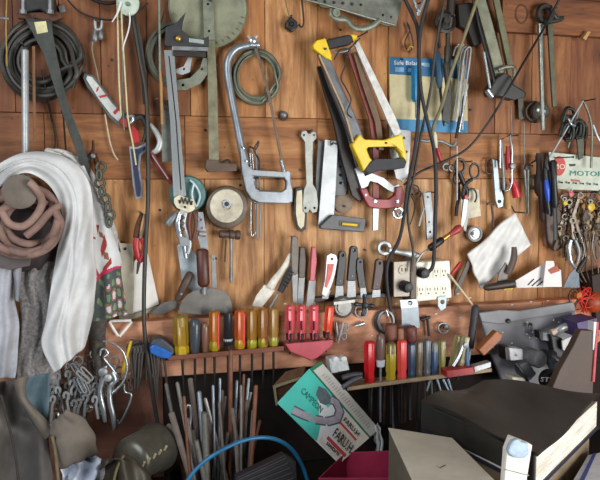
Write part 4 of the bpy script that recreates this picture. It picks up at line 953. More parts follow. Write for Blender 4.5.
t.rod('handle', (202, 249), (204, 287), [(0, 4.4), (.04, 6.2), (.9, 6.2), (.96, 5), (1, 3)], M('#50271c', .45, 0, .3, 30), d=.052, flat=.7)
t.tube('ferrule', [(204, 286, .05), (204, 294, .048)], [2.4, 3], STEEL, n=1)
t.plate('back_plate', [(211, 255), (215, 255), (217, 288), (212, 288)], M('#8e9194', .4, .4), d=.034, th=.003, holes=[circ(213, 259, .9)])
t = T('garden_shears', 'white handled shears with a black ribbed grip hanging at a slant', 'shears')
t.tube('white_handle', [(291, 254), (284, 268), (275, 280), (270, 288)], [2.4, 3.2, 4, 4.4], M('#ddd8c9', .5), d=.03, flat=.6)
t.plate('blade', [(252, 306), (256, 296), (264, 285), (272, 284), (275, 291), (268, 300), (262, 307)], M('#c4c0b6', .4, .3), d=.026, th=.003)
h = t.tube('black_grip', [(292, 267), (287, 278), (280, 292)], [2.4, 4.2, 3.2], RUBBER, d=.036, flat=.7)
for k in range(5): t.tube('grip_rib', [(285 + k * 1.6 - 2.5, 285 - k * 3.4 - 1.6, .046), (285 + k * 1.6 + 2.5, 285 - k * 3.4 + 1.6, .046)], .6, BLACK, n=1, par=h)
t.tube('tang', [(278, 294, .034), (270, 308, .034)], 1.4, STEEL, n=1)
# knives on the magnetic bar
t = T('magnetic_bar', 'narrow black magnetic bar holding the row of knives', 'bar')
t.plate('magnetic_bar', [(314, 298), (391, 293), (391, 297), (314, 302)], BLACK, d=.02, th=.022)
BL = M('#7f8283', .4, .45, .35, 30)
HK = M('#1e1e22', .45, 0, .3, 50)
knife('table_knife', 'narrow grey steel knife hanging left of the red handled knife', 'knife', [(300, 247), (305, 247), (306, 262), (305, 278), (299, 278), (299, 262)], [(299, 276), (305, 276), (303, 304), (297, 304)], M('#5c534d', .5, .2), BL, d=.024)
knife('table_knife', 'long greyish brown knife hanging next to the garden shears', 'knife', [(292, 236), (297, 236), (299, 250), (298, 274), (292, 276), (291, 256)], [(292, 272), (298, 272), (297, 303), (293, 303)], M('#6c665f', .5, .3), BL, d=.034)
knife('kitchen_knife', 'knife with a rosy red handle and bright blade', 'knife', [(312, 247), (316, 247), (317, 262), (315, 281), (310, 281), (311, 262)], [(309, 280), (316, 280), (314, 306), (306, 306)], M('#c0525c', .4), BL, d=.026)
t, h = knife('paint_scraper', 'scraper with a chrome handle and red insert, leftmost on the bar', 'scraper', [(327, 256), (331, 253.5), (336, 255), (337.5, 260), (335, 274), (331, 287), (326, 297), (322, 294), (325, 280)], [(323, 290), (331, 290), (328, 299), (322, 299)], M('#b9aeaa', .35, .3), BL, d=.046, hole=circ(332, 259, 1.3), th=.004)
t.plate('red_insert', [(328, 264), (334, 264), (332, 275), (327, 288), (325, 287), (327, 275)], M('#c2453a', .4), d=.054, th=.003, par=h)
for lab, (x0, y0, x1, y1, w), hcol, dd in [('putty knife with a black riveted handle beside the chrome scraper', (342.5, 251, 340, 286, 4.2), HK, .044), ('tallest putty knife with a long black handle on the bar', (354, 246, 352, 281, 4.4), HK, .046),
                                           ('short black handled putty knife right of the tallest one', (360, 258, 363, 288, 3.2), HK, .050), ('brown wooden handled putty knife at the right end of the bar', (379.5, 259, 377, 290, 4.3), M('#4b3a35', .5), .046)]:
    sx = (x1 - x0) / (y1 - y0)
    t, h = knife('putty_knife', lab, 'knife', [(x0 - w * .8, y0 + 2), (x0 - w * .3, y0), (x0 + w * .5, y0), (x0 + w * .9, y0 + 2), (x0 + w, y0 + 10), (x1 + w * .8, y1), (x1 - w, y1), (x0 - w, y0 + 10)],
             [(x1 - w * .9, y1 - 2), (x1 + w * .8, y1 - 2), (x1 + w * 1.05 + sx * 10, 297), (x1 - w * 1.05 + sx * 10, 298)], hcol, BL, d=dd, hole=circ(x0 + .4, y0 + 4, 1.1))
    t.disc('rivet', (x1, y1 - 5), [(1, dd + .006), (.9, dd + .0075), (.2, dd + .008)], STEEL, sides=8, par=h)
# things on the rail under the bar
t = T('tape_roll', 'grey ring roll hanging on the red rail under the knives', 'roll')
t.disc('roll', (341.5, 306), [(10.5, .036), (11, .05), (9.5, .054), (8.5, .05), (7, .05), (6.5, .054), (4, .054)], M('#84827e', .4, .4, .4, 30), sides=32)
t.plate('white_strip', [(334, 302), (355, 299.5), (355, 302.5), (334, 305)], M('#d5d3c8', .5), d=.06, th=.003)
t = T('cross_valve', 'dark steel cross shaped valve wheel hanging on the rail', 'wheel')
for a in range(4):
    an = a * math.pi / 2 + .1
    t.rod('spoke', (364, 305), (364 + 9.5 * math.cos(an), 305 + 11 * math.sin(an)), [(0, 1.6), (.6, 1.8), (.75, 2.6), (1, 2)], M('#3b424a', .4, .5), d=.05)
t.disc('hub', (364, 305), [(3.2, .046), (3, .058), (.5, .06)], M('#2f3338', .4, .4), sides=14)
t.ring('wire_ring', (361, 311), 6, 1.0, STEEL, d=.042)
t = T('hose_clamp', 'dark steel double ring clamp hanging behind the screwdriver handles', 'clamp')
t.ring('ring', (384, 322), 9, 1.6, M('#4a4744', .4, .5), d=.044, sy=1.2, tilt=.004); t.ring('ring', (386, 321), 7.5, 1.5, STEEL, d=.05, sy=1.3, tilt=.004)
t.tube('chrome_pin', [(386, 310, .056), (388, 316, .058)], 1.6, CHROME, n=1)
t = T('steel_bolt', 'tiny bright bolt fixed in the rail below the valve wheel', 'bolt')
t.rod('steel_bolt', (355, 326), (364, 323), [(0, 1.4), (.4, 1.4), (.42, 2.2), (1, 2.2)], CHROME, d=.046, sides=8)
t = T('nail_scissors', 'small chrome scissors hanging under the grey ring roll', 'scissors')
t.tube('blade', [(336, 322), (337, 332), (339, 343)], [1.6, 1.4, .8], CHROME, d=.046); t.tube('blade', [(343, 322), (341, 332), (338, 343)], [1.6, 1.4, .8], SILVER, d=.05)
t.ring('handle', (346, 327), 2.6, .8, STEEL, d=.05, sy=1.4); t.ring('handle', (344, 336), 2.4, .8, STEEL, d=.05, sy=1.4)
t = T('wide_scraper', 'scraper with a translucent grey blade and bright hole under the outlet box', 'scraper')
t.plate('blade', [(401, 303), (418, 301), (420, 328), (402, 330)], M('#757e85', .35, .3, .25, 30), d=.06, th=.002)
t.plate('upper_plate', [(400, 300), (417, 299), (418, 307), (401, 309)], M('#aab0b3', .35, .3), d=.063, th=.003, holes=[circ(410, 303, 2.4)])
t.rod('handle', (411, 326), (412, 343), [(0, 4), (.1, 5.6), (.9, 5.6), (1, 4)], M('#6d3a32', .5), d=.075)
t = T('plastic_clip', 'small pale wire clip hanging from the cream power strip', 'clip')
t.plate('plastic_clip', [(438, 297), (447, 296), (446, 308), (441, 311), (438, 306)], M('#a9bfc6', .3), d=.05, th=.004, holes=[circ(442.5, 302, 2.2)])
t = T('allen_key', 'small black cross key hanging on the red rail', 'key')
t.tube('bar', [(421, 320), (430, 317)], 1.6, DARK, d=.046, n=1); t.tube('shank', [(427, 316), (429, 336)], 1.4, DARK, d=.046, n=1)
t = T('washer_ring', 'small ring of washers hanging right of the black cross key', 'ring')
t.ring('ring', (443, 328), 5, 1.1, STEEL, d=.046); t.disc('washer', (446, 327), [(3, .048), (3, .052), (1.4, .053)], M('#4d4c4a', .4, .5), sides=14)
# white specks / staples on the rail
for k, (x, y) in enumerate([(321, 336), (347, 312), (372, 336), (448, 300), (458, 294), (531, 302), (548, 301), (300, 330), (333, 318), (403, 335), (436, 314), (460, 318), (512, 305), (470, 298), (396, 304), (285, 304)]):
    t = T('staple', 'small bright staple stuck in the red rail', 'staple', 'staples in the rail')
    t.tube('staple', [(x - 1.2, y, .037), (x + 1.2, y - .4, .038)], .6, WHITE, n=1, sides=5)
# ================================================================= screwdrivers
def driver(label, x, y0, y1, w, col, kind='flute', x1=None, sh=None, d=.075, collar=None, stripe=None, tail=40, name='screwdriver', cat='screwdriver', shm=None, capc=None, trans=0, foot=None):
    x1 = x if x1 is None else x1
    t = T(name, label, cat, None, d)
    m = M(col, .28, 0, .25, 30, .1, trans=trans)
    L = y1 - y0
    if kind == 'flute': h = t.rod('handle', (x, y0), (x1, y1), [(0, w * .5), (.015, w * .85), (.05, w), (.66, w), (.74, w * .84), (.82, w * .95), (.96, w * .9), (1, w * .5)], m, flute=6, fa=.13)
    elif kind == 'round': h = t.rod('handle', (x, y0), (x1, y1), [(0, w * .3), (.05, w * .8), (.2, w), (.55, w), (.8, w * .8), (1, w * .6)], m)
    else: h = t.rod('handle', (x, y0), (x1, y1), [(0, w * .7), (.02, w), (.97, w), (1, w * .8)], m, sides=12)
    if foot: t.rod('foot', (x + (x1 - x) * .72, y0 + L * .72), (x1, y1 - .5), [(0, w * .8), (.3, w * 1.0), (.85, w * .96), (1, w * .6)], M(foot, .25, 0, .3, 30, .1, trans=.25), flute=6, fa=.1, par=h)
    if stripe: t.tube('stripe', [(x + w * .72, y0 + 3, d + w * .0015), (x1 + w * .7, y1 - 4, d + w * .0015)], w * .33, M(stripe, .3), n=1, par=h)
    if collar: t.rod('collar', (x1, y1 - L * .22), (x1, y1), [(0, w * .8), (.1, w * 1.03), (.9, w * .9), (1, w * .6)], M(collar, .4), d=d)
    if capc: t.rod('cap', (x, y0 - 1), (x + (x1 - x) * .25, y0 + L * .25), [(0, w * .5), (.2, w * 1.02), (1, w * 1.04)], M(capc, .4), d=d)
    k = (x1 - x) / max(1, L)
    t.rod('shaft', (x1, y1 - 1), (x1 + k * tail, y1 + tail), [(0, 1.3), (1, 1.2)], shm or DARK, d=d, sides=8)
    return t
# rack one: thin slat carrying the upper row
WR = M('#7c4a36', .7, 0, .5, 20, .3, aniso=(.5, 1, 1.5))
t = T('tool_rack', 'narrow brown wooden slat holding the row of amber screwdrivers', 'rack')
t.hexa('tool_rack', [P(168, 356, .09), P(168, 361, .09), P(284, 351, .09), P(284, 346, .09), P(168, 356, .03), P(168, 361, .03), P(284, 351, .03), P(284, 346, .03)], WR)
AM = '#c89a1c'
driver('big amber screwdriver, leftmost in the row above the slat', 180, 316, 356, 6.8, '#b08a2a', x1=182, trans=.3, foot='#d6b325', capc='#8d7c3a')
driver('grey rubber handled screwdriver second in the amber row', 195, 318, 356, 5.6, '#414850', 'round', x1=195)
driver('brown wooden screwdriver between the grey and the orange handles', 205, 322, 352, 3.8, '#7b5647', 'round')
driver('amber screwdriver with a bright red stripe, left of the black ratchet', 214.5, 311, 352, 5, '#a8601c', foot='#b5a52a', stripe='#d33a3a')
driver('black and chrome ratchet screwdriver with white marks', 228, 313, 345, 4.6, '#26272c', 'plain', collar='#b9bec4', tail=50)
driver('orange screwdriver with a red stripe, right of the black ratchet', 240, 310, 350, 5, '#b5521f', foot='#c9a02a', stripe='#dd4640')
driver('amber screwdriver with a greenish foot beside the orange one', 252, 309, 350, 4.8, '#a8762a', foot='#b5b030', trans=.3)
driver('amber screwdriver with a brown stripe near the end of the row', 263, 308, 349, 4.8, '#a5702a', foot='#b5a52e', stripe='#8a3a20', trans=.3)
driver('pale amber screwdriver at the right end of the slat', 273.5, 308, 347, 4.6, '#b38a45', foot='#bdb84a', trans=.3)
for lab, x in [('pink screwdriver of the red triangular holder, leftmost of four', 290), ('second pink screwdriver from the left in the red holder', 301.5), ('third pink screwdriver from the left in the red holder', 314)]:
    t = driver(lab, x, 305, 340, 4.4, '#d8505a', 'flute', collar='#22252c', tail=14, d=.07)
    t.tube('slot', [(x, 321, .0808), (x, 330, .0808)], .9, BLACK, n=1, par=0)
    t.disc('hang_hole', (x, 310), [(1.1, .0806), (1, .081), (.2, .081)], BLACK, sides=8, par=0)
driver('orange red screwdriver leaning at the right of the red holder', 330, 306, 338, 4.2, '#e04a2a', 'flute', x1=327, collar='#22252c', tail=14, d=.07)
t = T('screwdriver_holder', 'rosy red triangular plastic holder under four pink screwdrivers', 'holder')
t.plate('screwdriver_holder', [(285, 344), (334, 340), (333, 346), (318, 358), (311, 361), (290, 352)], M('#c2505c', .4, 0, .2, 30), d=.075, th=.02, bev=.003)
t = T('tape_measure', 'blue and grey tape measure hanging left of the amber screwdriver', 'tape measure')
t.plate('case', [(150, 345), (153, 339), (162, 338), (174, 348), (174, 355), (168, 360), (152, 353)], M('#3d434b', .45), d=.085, th=.04, bev=.004)
t.plate('blue_face', [(150, 347), (154, 344), (173, 353), (170, 359), (160, 358), (150, 353)], M('#1f5fb0', .35), d=.092, th=.03, bev=.003)
# rack two
t = T('tool_rack', 'pale edged wooden shelf slat carrying the red and mixed screwdrivers', 'rack')
t.hexa('tool_rack', [P(347, 387, .11), P(347, 391, .11), P(492, 372, .11), P(492, 368, .11), P(352, 381, .035), P(352, 385, .035), P(490, 364, .035), P(490, 368, .035)], M('#a58f72', .7, 0, .4, 25))
D2 = .09
driver('bright red screwdriver at the left end of the lower rack', 369.5, 341, 384, 5.2, '#c42026', d=D2)
driver('brown round handled screwdriver with a chrome label sleeve', 380.5, 333, 367, 4.6, '#6b5650', 'round', d=D2, collar='#c3c8cf', tail=55, shm=CHROME)
driver('yellow screwdriver with a dark cap in the lower rack', 391, 343, 384, 5, '#b59f2a', d=D2, capc='#6a6148', trans=.15)
driver('salmon red screwdriver right of the yellow one', 402, 340, 383, 4.8, '#dc4a48', d=D2)
driver('dark blue screwdriver beside the salmon red one', 411.5, 343, 379, 4, '#33475e', d=D2)
driver('smoky brown screwdriver in the middle of the lower rack', 419, 341, 378, 3.8, '#6d5f4a', d=D2)
driver('clear grey screwdriver left of the small blue one', 427, 339, 378, 3.8, '#5a5f66', d=D2)
driver('small bright blue screwdriver in the lower rack', 434.5, 343, 375, 3.4, '#43597a', d=D2, capc='#8a8a80')
driver('dull yellow green screwdriver right of the small blue one', 442, 340, 375, 3.6, '#8f8a50', d=D2, trans=.15)
driver('smoked amber screwdriver leaning near the red box', 459, 335, 368, 4.4, '#8f8158', x1=452, d=D2, tail=14)
driver('pale amber screwdriver leaning furthest right in the lower rack', 466, 336, 366, 4, '#a09570', x1=460, d=D2 + .012, tail=14)
for lab, x, y0, y1, w, col in [('thick brown wooden file handle standing behind the yellow screwdriver', 391, 324, 345, 6, '#7a4b3b'), ('tan wooden file handle behind the salmon red screwdriver', 401, 328, 345, 4.4, '#9a6a4e')]:
    t = T('file', lab, 'file', d=.06)
    t.rod('handle', (x, y0), (x, y1), [(0, w * .8), (.05, w), (.9, w), (1, w * .7)], M(col, .6, 0, .4, 30)); t.rod('blade', (x, y1 - 1), (x, y1 + 70), [(0, 1.5), (1, 1.3)], DARK, flat=.4)
t = T('pliers', 'small chrome pliers standing among the amber screwdrivers', 'pliers')
t.tube('handle', [(463, 345), (459, 356), (453, 366)], [1.4, 2, 2.2], CHROME, d=.112); t.tube('handle', [(468, 347), (467, 358), (468, 367)], [1.4, 2, 2.2], M('#4f6d94', .4), d=.112)
t.disc('pivot', (465, 345), [(3, .112), (3, .118), (.5, .119)], STEEL, sides=12)
t = T('red_case', 'flat red plastic case lying on the right end of the lower rack', 'case')
t.plate('red_case', [(446, 371), (474, 367), (475, 374), (447, 378)], M('#a5262a', .4), d=.13, th=.03, bev=.002)
t = T('steel_plate', 'pale metal plate edge beside the flat red case', 'plate')
t.plate('steel_plate', [(474, 367), (491, 362), (491, 367), (475, 372)], SILVER, d=.12, th=.02)
for k, (x0, x1) in enumerate([(431, 427), (437, 441), (448, 452), (443, 449)]):
    t = T('steel_pick', 'thin bright steel blade hanging under the lower rack', 'blade', 'blades under the lower rack')
    t.tube('steel_pick', [(x0, 379, .1), (x1, 391, .1)], [1.4, .8], M('#a9bdc9', .25, .5), n=1, flat=.4)
rnd = random.Random(4)
for k in range(11):
    x = 372 + k * 6.6
    t = T('steel_shank', 'dark thin steel shank hanging in the shadow under the lower rack', 'shank', 'shanks under the lower rack')
    t.rod('steel_shank', (x, 388 - k * .8, .075), (x + rnd.uniform(-2, 2), 418 + rnd.uniform(0, 16), .07), [(0, 1), (.6, 1.4), (1, 1)], [STEEL, DARK, BROWNM][k % 3], sides=8)
t = T('plastic_device', 'small white plastic device with round feet on the lower rack', 'device')
t.plate('body', [(329, 359), (347, 357), (350, 371), (331, 374)], M('#cfd3d4', .4), d=.09, th=.03, bev=.003)
t.plate('black_window', [(338, 372), (349, 370), (349, 373), (338, 375)], BLACK, d=.092, th=.004)
for x in (334, 342): t.disc('knob', (x, 358), [(3, .08), (3, .094), (.6, .096)], WHITE, sides=14)
t = T('pliers', 'grey combination pliers lying at the left end of the lower rack', 'pliers')
t.tube('handle', [(362, 377), (352, 381), (342, 388)], [2, 2.8, 2.6], M('#5b5b60', .5, .2), d=.12); t.tube('handle', [(362, 374), (352, 375), (342, 378)], [2, 2.8, 2.6], M('#47474c', .5, .2), d=.115)
# ================================================================= grey sheet with junk at right
t = T('tool_case', 'grey plastic tool case back leaning open against the red rail', 'case')
GC = M('#6b6b70', .5, 0, .3, 16, .15)
ca, cb_, cc_, cd_ = P(508, 391, .26), P(584, 391, .26), P(584, 391, .06), P(508, 391, .06); zq = cc_.z - .004
t.hexa('tray', [Vector((q.x, q.y, zq)) for q in (ca, cb_, cc_, cd_)] + [Vector((q.x, q.y, BENCH + .001)) for q in (ca, cb_, cc_, cd_)], M('#3a3a3e', .5, 0, .3, 16))
b = t.plate('panel', [(479, 314), (500, 311), (520, 312), (574, 303), (577, 325), (584, 345), (587, 390), (506, 390), (490, 350)], GC, d=.08, th=.012, bev=.003)
t.plate('top_lip', [(479, 313), (500, 310), (520, 311), (574, 302), (576, 311), (540, 317), (521, 320), (500, 324), (482, 322)], M('#77777b', .5, 0, .3, 16), d=.09, th=.01, par=b, bev=.002)
for x, y in ((508, 321), (530, 325)): t.disc('hole', (x, y), [(2.4, .092), (2.4, .0945), (1, .093)], BLACK, sides=12, par=b)
for k in range(16):
    x, y = rnd.uniform(490, 568), rnd.uniform(318, 365)
    t.disc('paint_speck', (x, y), [(.7, .0925), (.5, .094)], WHITE, sides=6, par=b)
t = T('wooden_wedge', 'orange brown wooden wedge leaning on the grey case', 'wedge')
t.plate('wooden_wedge', [(479, 350), (497, 331), (503, 335), (501, 340), (484, 356)], M('#9c5a2e', .5), d=.13, th=.02, bev=.002)
t = T('drive_block', 'small grey square drive block on the grey case', 'block')
t.plate('block', [(541, 332), (550, 333), (549, 341), (541, 340)], M('#8a8a8e', .5), d=.11, th=.02); t.plate('dark_side', [(539, 331), (543, 331), (543, 340), (540, 339)], BLACK, d=.112, th=.02)
t = T('plastic_block', 'small white plastic block sitting on the grey case', 'block')
t.plate('face', [(509, 348), (523, 349), (524, 360), (511, 361)], M('#c3c3c4', .4), d=.135, th=.03, bev=.003); t.plate('dark_side', [(505, 347), (510, 347), (511, 361), (506, 360)], BLACK, d=.13, th=.03)
t.disc('screw', (516, 355), [(1.4, .136), (1.2, .138)], STEEL, sides=8)
t = T('grey_cylinder', 'grey plastic cylinder lying beside the small white block', 'knob')
t.rod('grey_knob', (526, 355, .12), (541, 360, .17), [(0, 7.5), (.06, 8.5), (.9, 8.5), (1, 7.5)], M('#69696d', .45))
t = T('plug_cube', 'pale cream plug cube lying lower on the grey case', 'plug')
t.plate('face', [(512, 377), (525, 378), (527, 388), (514, 389)], M('#c9c4b0', .45), d=.16, th=.03, bev=.003)
t = T('adapter', 'dark power adapter leaning under the grey cylinder', 'adapter')
t.plate('body', [(519, 365), (528, 361), (537, 374), (530, 381), (523, 377)], M('#4a4b50', .5), d=.15, th=.03, bev=.003); t.tube('cable', [(516, 364, .16), (522, 372, .165), (528, 382, .16)], 1.6, BLACK)
t = T('metal_fitting', 'dark metal fitting jumbled right of the grey cylinder', 'fitting')
t.rod('body', (542, 352, .13), (560, 362, .14), [(0, 4), (.3, 5), (.35, 7), (.6, 7), (.65, 4.4), (1, 4)], M('#35363a', .4, .3)); t.rod('branch', (548, 358, .15), (556, 372, .16), [(0, 4), (.7, 4.4), (1, 3)], M('#4d4f55', .4, .3))
t.disc('washer', (558, 366), [(4, .165), (4, .172), (1.6, .173)], STEEL, sides=14)
t = T('black_puck', 'black round cap with white lettering on the grey case', 'cap')
c_ = t.disc('cap', (547, 378), [(10, .16), (10.5, .175), (9, .182), (.5, .183)], BLACK, sides=28, sy=.95)
t.text('lettering', 'STR', P(540.5, 381.5, .1845), P(554, 382, .1845), Vector((0, 0, 1)), M('#e8e8e8', .5, 0, 0), par=c_, h=.010)
t = T('glue_tube', 'crumpled white and chrome glue tube at the top of the grey case', 'tube')
t.rod('tube', (555, 331, .11), (577, 323, .12), [(0, 2), (.08, 3.4), (.35, 4.4), (.8, 5), (1, 6.4)], M('#a9aaa8', .3, .4, .5, 25, .5), flat=.6); t.rod('nozzle', (551, 333, .11), (556, 330.5, .11), [(0, 3), (.3, 3.6), (1, 2.6)], M('#cfb7a8', .5))
t = T('black_slab', 'black slab standing behind the brown board', 'block')
t.plate('black_slab', [(550, 334), (562, 338), (570, 350), (566, 376), (556, 366)], BLACK, d=.12, th=.02, bev=.003)
t = T('white_wrapper', 'scrap of white wrapper beside the brown board', 'wrapper')
t.plate('white_wrapper', [(562, 341), (576, 334), (578, 345), (570, 354), (563, 350)], M('#b9b8b6', .6), d=.135, th=.004)
t = T('purple_box', 'purple box corner with a dark hole behind the brown board', 'box')
t.plate('purple_box', [(577, 323), (597, 318), (599, 336), (580, 338)], M('#4b3a6b', .5), d=.16, th=.06)
t = T('brown_board', 'dark brown board with a red and white edge standing upright at right', 'board')
b = t.plate('board', [(574, 345), (581, 330), (597, 331), (595, 360), (593, 396), (549, 396), (560, 370)], M('#4a3a30', .55, 0, .25, 14), d=.24, th=.02, bev=.002)
t.plate('red_edge', [(597, 322), (599, 322), (595, 382), (592.5, 382)], M('#b5434a', .5), d=.244, th=.02, par=b)
t.plate('white_edge', [(594, 322), (597, 322), (594, 350), (593, 350)], WHITE, d=.243, th=.02, par=b)
t = T('steel_can', 'grey round can end half hidden at the right edge behind the board', 'can')
t.disc('steel_can', (603, 352), [(12, .12), (12.5, .16), (10, .165), (.5, .16)], STEEL, sides=28)
# ================================================================= cloths at left
t = T('white_cloth', 'big white rag draped over the brown hose and hanging to a point', 'cloth')
def dW(u, v):
    k = max(0, min(1, v / .5)); k = k * k * (3 - 2 * k)
    dome = .02 * math.sin(math.pi * min(1, u * .85 + .15))
    fold = .005 * math.sin(u * 5 + v * 8 + 1.3 * math.sin(v * 5)) + .0035 * math.sin(u * 10 - v * 15 + 2.2 * math.sin(u * 4 + v * 3)) + .0015 * math.sin(u * 21 + v * 27 + 3 * math.sin(v * 9))
    crease = -.006 * math.exp(-((u - .62 + .25 * v) / .05) ** 2)
    return .088 + .028 * k + dome + fold * (.6 + .6 * v) + crease
t.sheet('white_cloth', [(-22, 228), (-8, 200), (8, 181), (26, 172), (44, 180), (56, 196), (62, 216), (60, 238), (55, 262), (50, 290), (46, 320), (42, 346), (54, 373)],
        [(-28, 190), (-8, 170), (14, 156), (36, 151.5), (60, 155), (78, 165), (89, 182), (93, 208), (93, 240), (97, 272), (95, 296), (92, 318), (85, 347)], dW, CLOTHW, nu=56, nv=130, wob=.5, th=.003)
t = T('tea_towel', 'printed tea towel with red motifs, pink stripes and a grey hem', 'towel')
TW = [CLOTHW, M('#c2315a', .9, 0, .2), M('#4e5353', .9, 0, .4, 30), M('#6f8a62', .9, 0, .3), M('#9a6a4e', .9, 0, .3), M('#a33a34', .9, 0, .3), M('#c9c9d2', .9, 0, .2)]
def fT(u, v):
    e = v + .10 * u - .79
    if -.012 < e < .018: return 1
    if e >= .018:
        s_ = math.sin(u * 12 + v * 67 + 2 * math.sin(u * 9)) + math.sin(u * 21 - v * 47)
        if s_ > 1.1: return 3
        if u > .45 and e > .1 and s_ < -.2: return 4 if s_ > -1.1 else 6
        return 2
    if .42 < v < .74 and .45 < u < .72 and abs(math.sin(v * 22 + u * 9)) > .82: return 5
    if .46 < v < .7 and .52 < u < .66 and math.sin(v * 44) > .35: return 4
    if .68 < v < .755 and .1 < u < .1 + .4 * (v - .66) * 6: return 5
    if .5 < v < .56 and .16 < u < .34 and (v < .515 or u < .22): return 5
    return 0
t.sheet('tea_towel', [(66, 162), (78, 190), (84, 220), (86, 250), (90, 285), (90, 322)], [(84, 166), (98, 196), (109, 224), (120, 258), (121, 276), (127, 314)],
        lambda u, v: .06 + .03 * max(0, min(1, (v - .15) * 2.5)) * (1 - .5 * u) + .007 * math.sin(u * 8 + v * 3) * (.4 + v), TW, nu=60, nv=150, fm=fT, wob=.4)
t = T('fleece_pad', 'fuzzy grey pad along the outer edge of the printed towel', 'cloth')
t.sheet('fleece_pad', [(44, 151), (64, 156), (80, 168), (94, 192), (104, 220), (114, 250)], [(46, 148), (67, 152), (87, 164), (101, 190), (112, 218), (122, 252)], lambda u, v: .044 + .006 * math.sin(u * 6 + v * 20), M('#c2c1bc', 1, 0, .35, 90, .8), nu=12, nv=40, wob=.5)
KN = M('#85817e', 1, 0, .5, 170, 1.0, dcol='#2e2b2a')
t = T('knitted_glove', 'grey knitted glove cuff hanging behind the white rag', 'glove')
t.sheet('knitted_glove', [(19, 262), (20, 300), (18, 340), (17, 385)], [(66, 262), (62, 300), (60, 340), (60, 385)], lambda u, v: .07 + .018 * math.sin(u * math.pi) + .004 * math.sin(u * 22 + 2 * math.sin(v * 9)), KN, nu=40, nv=50, wob=.7)
t = T('knitted_glove', 'dark grey knitted glove finger hanging between rag and towel', 'glove')
t.sheet('knitted_glove', [(86, 300), (88, 330), (92, 365), (95, 400)], [(106, 300), (106, 325), (103, 360), (98, 402)], lambda u, v: .05 + .012 * math.sin(u * math.pi), M('#57524d', 1, 0, .5, 150, 1.0), nu=16, nv=40, wob=.6)
t = T('work_glove', 'pale grey work glove hanging at the far left edge', 'glove')
t.sheet('work_glove', [(-20, 262), (-20, 300), (-20, 340), (-20, 378)], [(17, 264), (14, 290), (19, 330), (15, 378)], lambda u, v: .09 + .016 * math.sin(u * math.pi) + .005 * math.sin(u * 16 + v * 4), M('#a9aab0', .9, 0, .35, 25, .5), nu=20, nv=40, wob=.5)
t.sheet('finger', [(12, 264), (15, 280), (16, 300)], [(21, 266), (20, 284), (18, 302)], lambda u, v: .1 + .008 * math.sin(u * math.pi), M('#8f9097', .9, 0, .35, 25, .5), nu=8, nv=14)
t = T('leather_bag', 'dark leather pouch under the brown hose', 'pouch')
t.sheet('leather_bag', [(-20, 196), (-20, 230), (-18, 256), (0, 272)], [(58, 190), (64, 226), (58, 256), (40, 270)], lambda u, v: .085 + .02 * math.sin(u * math.pi) * math.sin(v * math.pi), M('#3a302e', .7, 0, .5, 30), nu=24, nv=24)
t.plate('flap', [(-10, 250), (14, 246), (26, 240), (32, 246), (30, 266), (10, 270), (-10, 266)], M('#57504e', .7, 0, .3, 30), d=.118, th=.006, bev=.002)
t = T('rubber_hose', 'coiled pinkish brown rubber hose hanging in front of the white rag', 'hose')
HO = M('#856a60', .85, 0, .35, 40, .3)
pts = []
rnd = random.Random(12); loops = 5
for k in range(loops):
    rx, ry = [36, 29, 33, 26, 38][k], [33, 29, 25, 22, 31][k]; cx_, cy_ = [25, 28, 23, 31, 22][k], [220, 223, 229, 222, 225][k]
    for i in range(12):
        a = 2 * math.pi * i / 12 + .4
        pts.append((cx_ + rx * math.cos(a), cy_ - ry * math.sin(a), .135 + .012 * ((k * 2 + i) % 3) + .006 * math.sin(a * 3 + k)))
t.tube('coil', pts, 3.9, HO, n=4, sides=10)
t.tube('hose_end', [(29, 182, .192), (36, 189, .19), (42, 202, .172), (36, 216, .168), (24, 226, .165), (10, 224, .165), (2, 212, .16)], 4, M('#93776b', .85, 0, .3, 40, .3), n=5, sides=10)
t.tube('hose_end', [(60, 205, .16), (48, 214, .168), (38, 226, .17), (26, 236, .168)], 3.8, HO, n=5, sides=10)
t = T('hose_peg', 'large grey brown wooden peg that carries the coiled hose', 'peg')
t.disc('hose_peg', (30, 190), [(13, -.004), (13, .12), (15.5, .165), (15, .178), (11, .181), (.5, .181)], M('#6a6055', .7, 0, .35, 30), sides=32)
t = T('wire_triangle', 'white wire triangle hanging on the rail beside the towel', 'triangle')
t.tube('wire_triangle', [(110, 321), (121, 320.8), (131, 320.5), (131.8, 321.6), (125, 330), (119.6, 336.4), (118.2, 336.2), (113, 328), (109.4, 322)], 1.5, M('#ece8e0', .4), d=.05, n=1, closed=True, sides=8)
# ================================================================= hooks, keys and chains at lower left
t = T('wire_hoop', 'large bright wire hoop hanging among the hooks', 'hoop')
t.tube('wire_hoop', [(66, 356), (66, 370), (71, 384), (82, 392), (90, 394)], .9, CHROME, d=.075, n=5)
t = T('wire_hoop', 'large curved steel rod arching right of the hooks', 'rod')
t.tube('wire_hoop', [(103, 341), (114, 344), (123, 352), (127, 366), (124, 380), (116, 390), (109, 397), (112, 410), (114, 430)], [1, 1.1, 1.2, 1.3, 1.4, 1.5, 1.8, 1.8, 1.4], CHROME, d=.085, n=6)
t = T('pencil', 'yellow pencil leaning among the hooks', 'pencil')
t.rod('pencil', (131, 341, .07), (122, 374, .07), [(0, 1.6), (.92, 1.6), (1, .5)], M('#d6b326', .4), sides=6)
t = T('tin_opener', 'chrome two armed tin opener, biggest bright tool among the hooks', 'opener')
t.tube('arm', [(106, 366), (103, 378), (100, 392), (103, 408), (105, 422)], [1.6, 2.4, 2.2, 2.6, 1.6], CHROME, d=.1, flat=.6)
t.tube('arm', [(112, 372), (115, 380), (110, 388), (110, 402), (113, 416), (114, 428)], [1.6, 2.6, 2.2, 2.6, 2.6, 1.4], CHROME, d=.106, flat=.6)
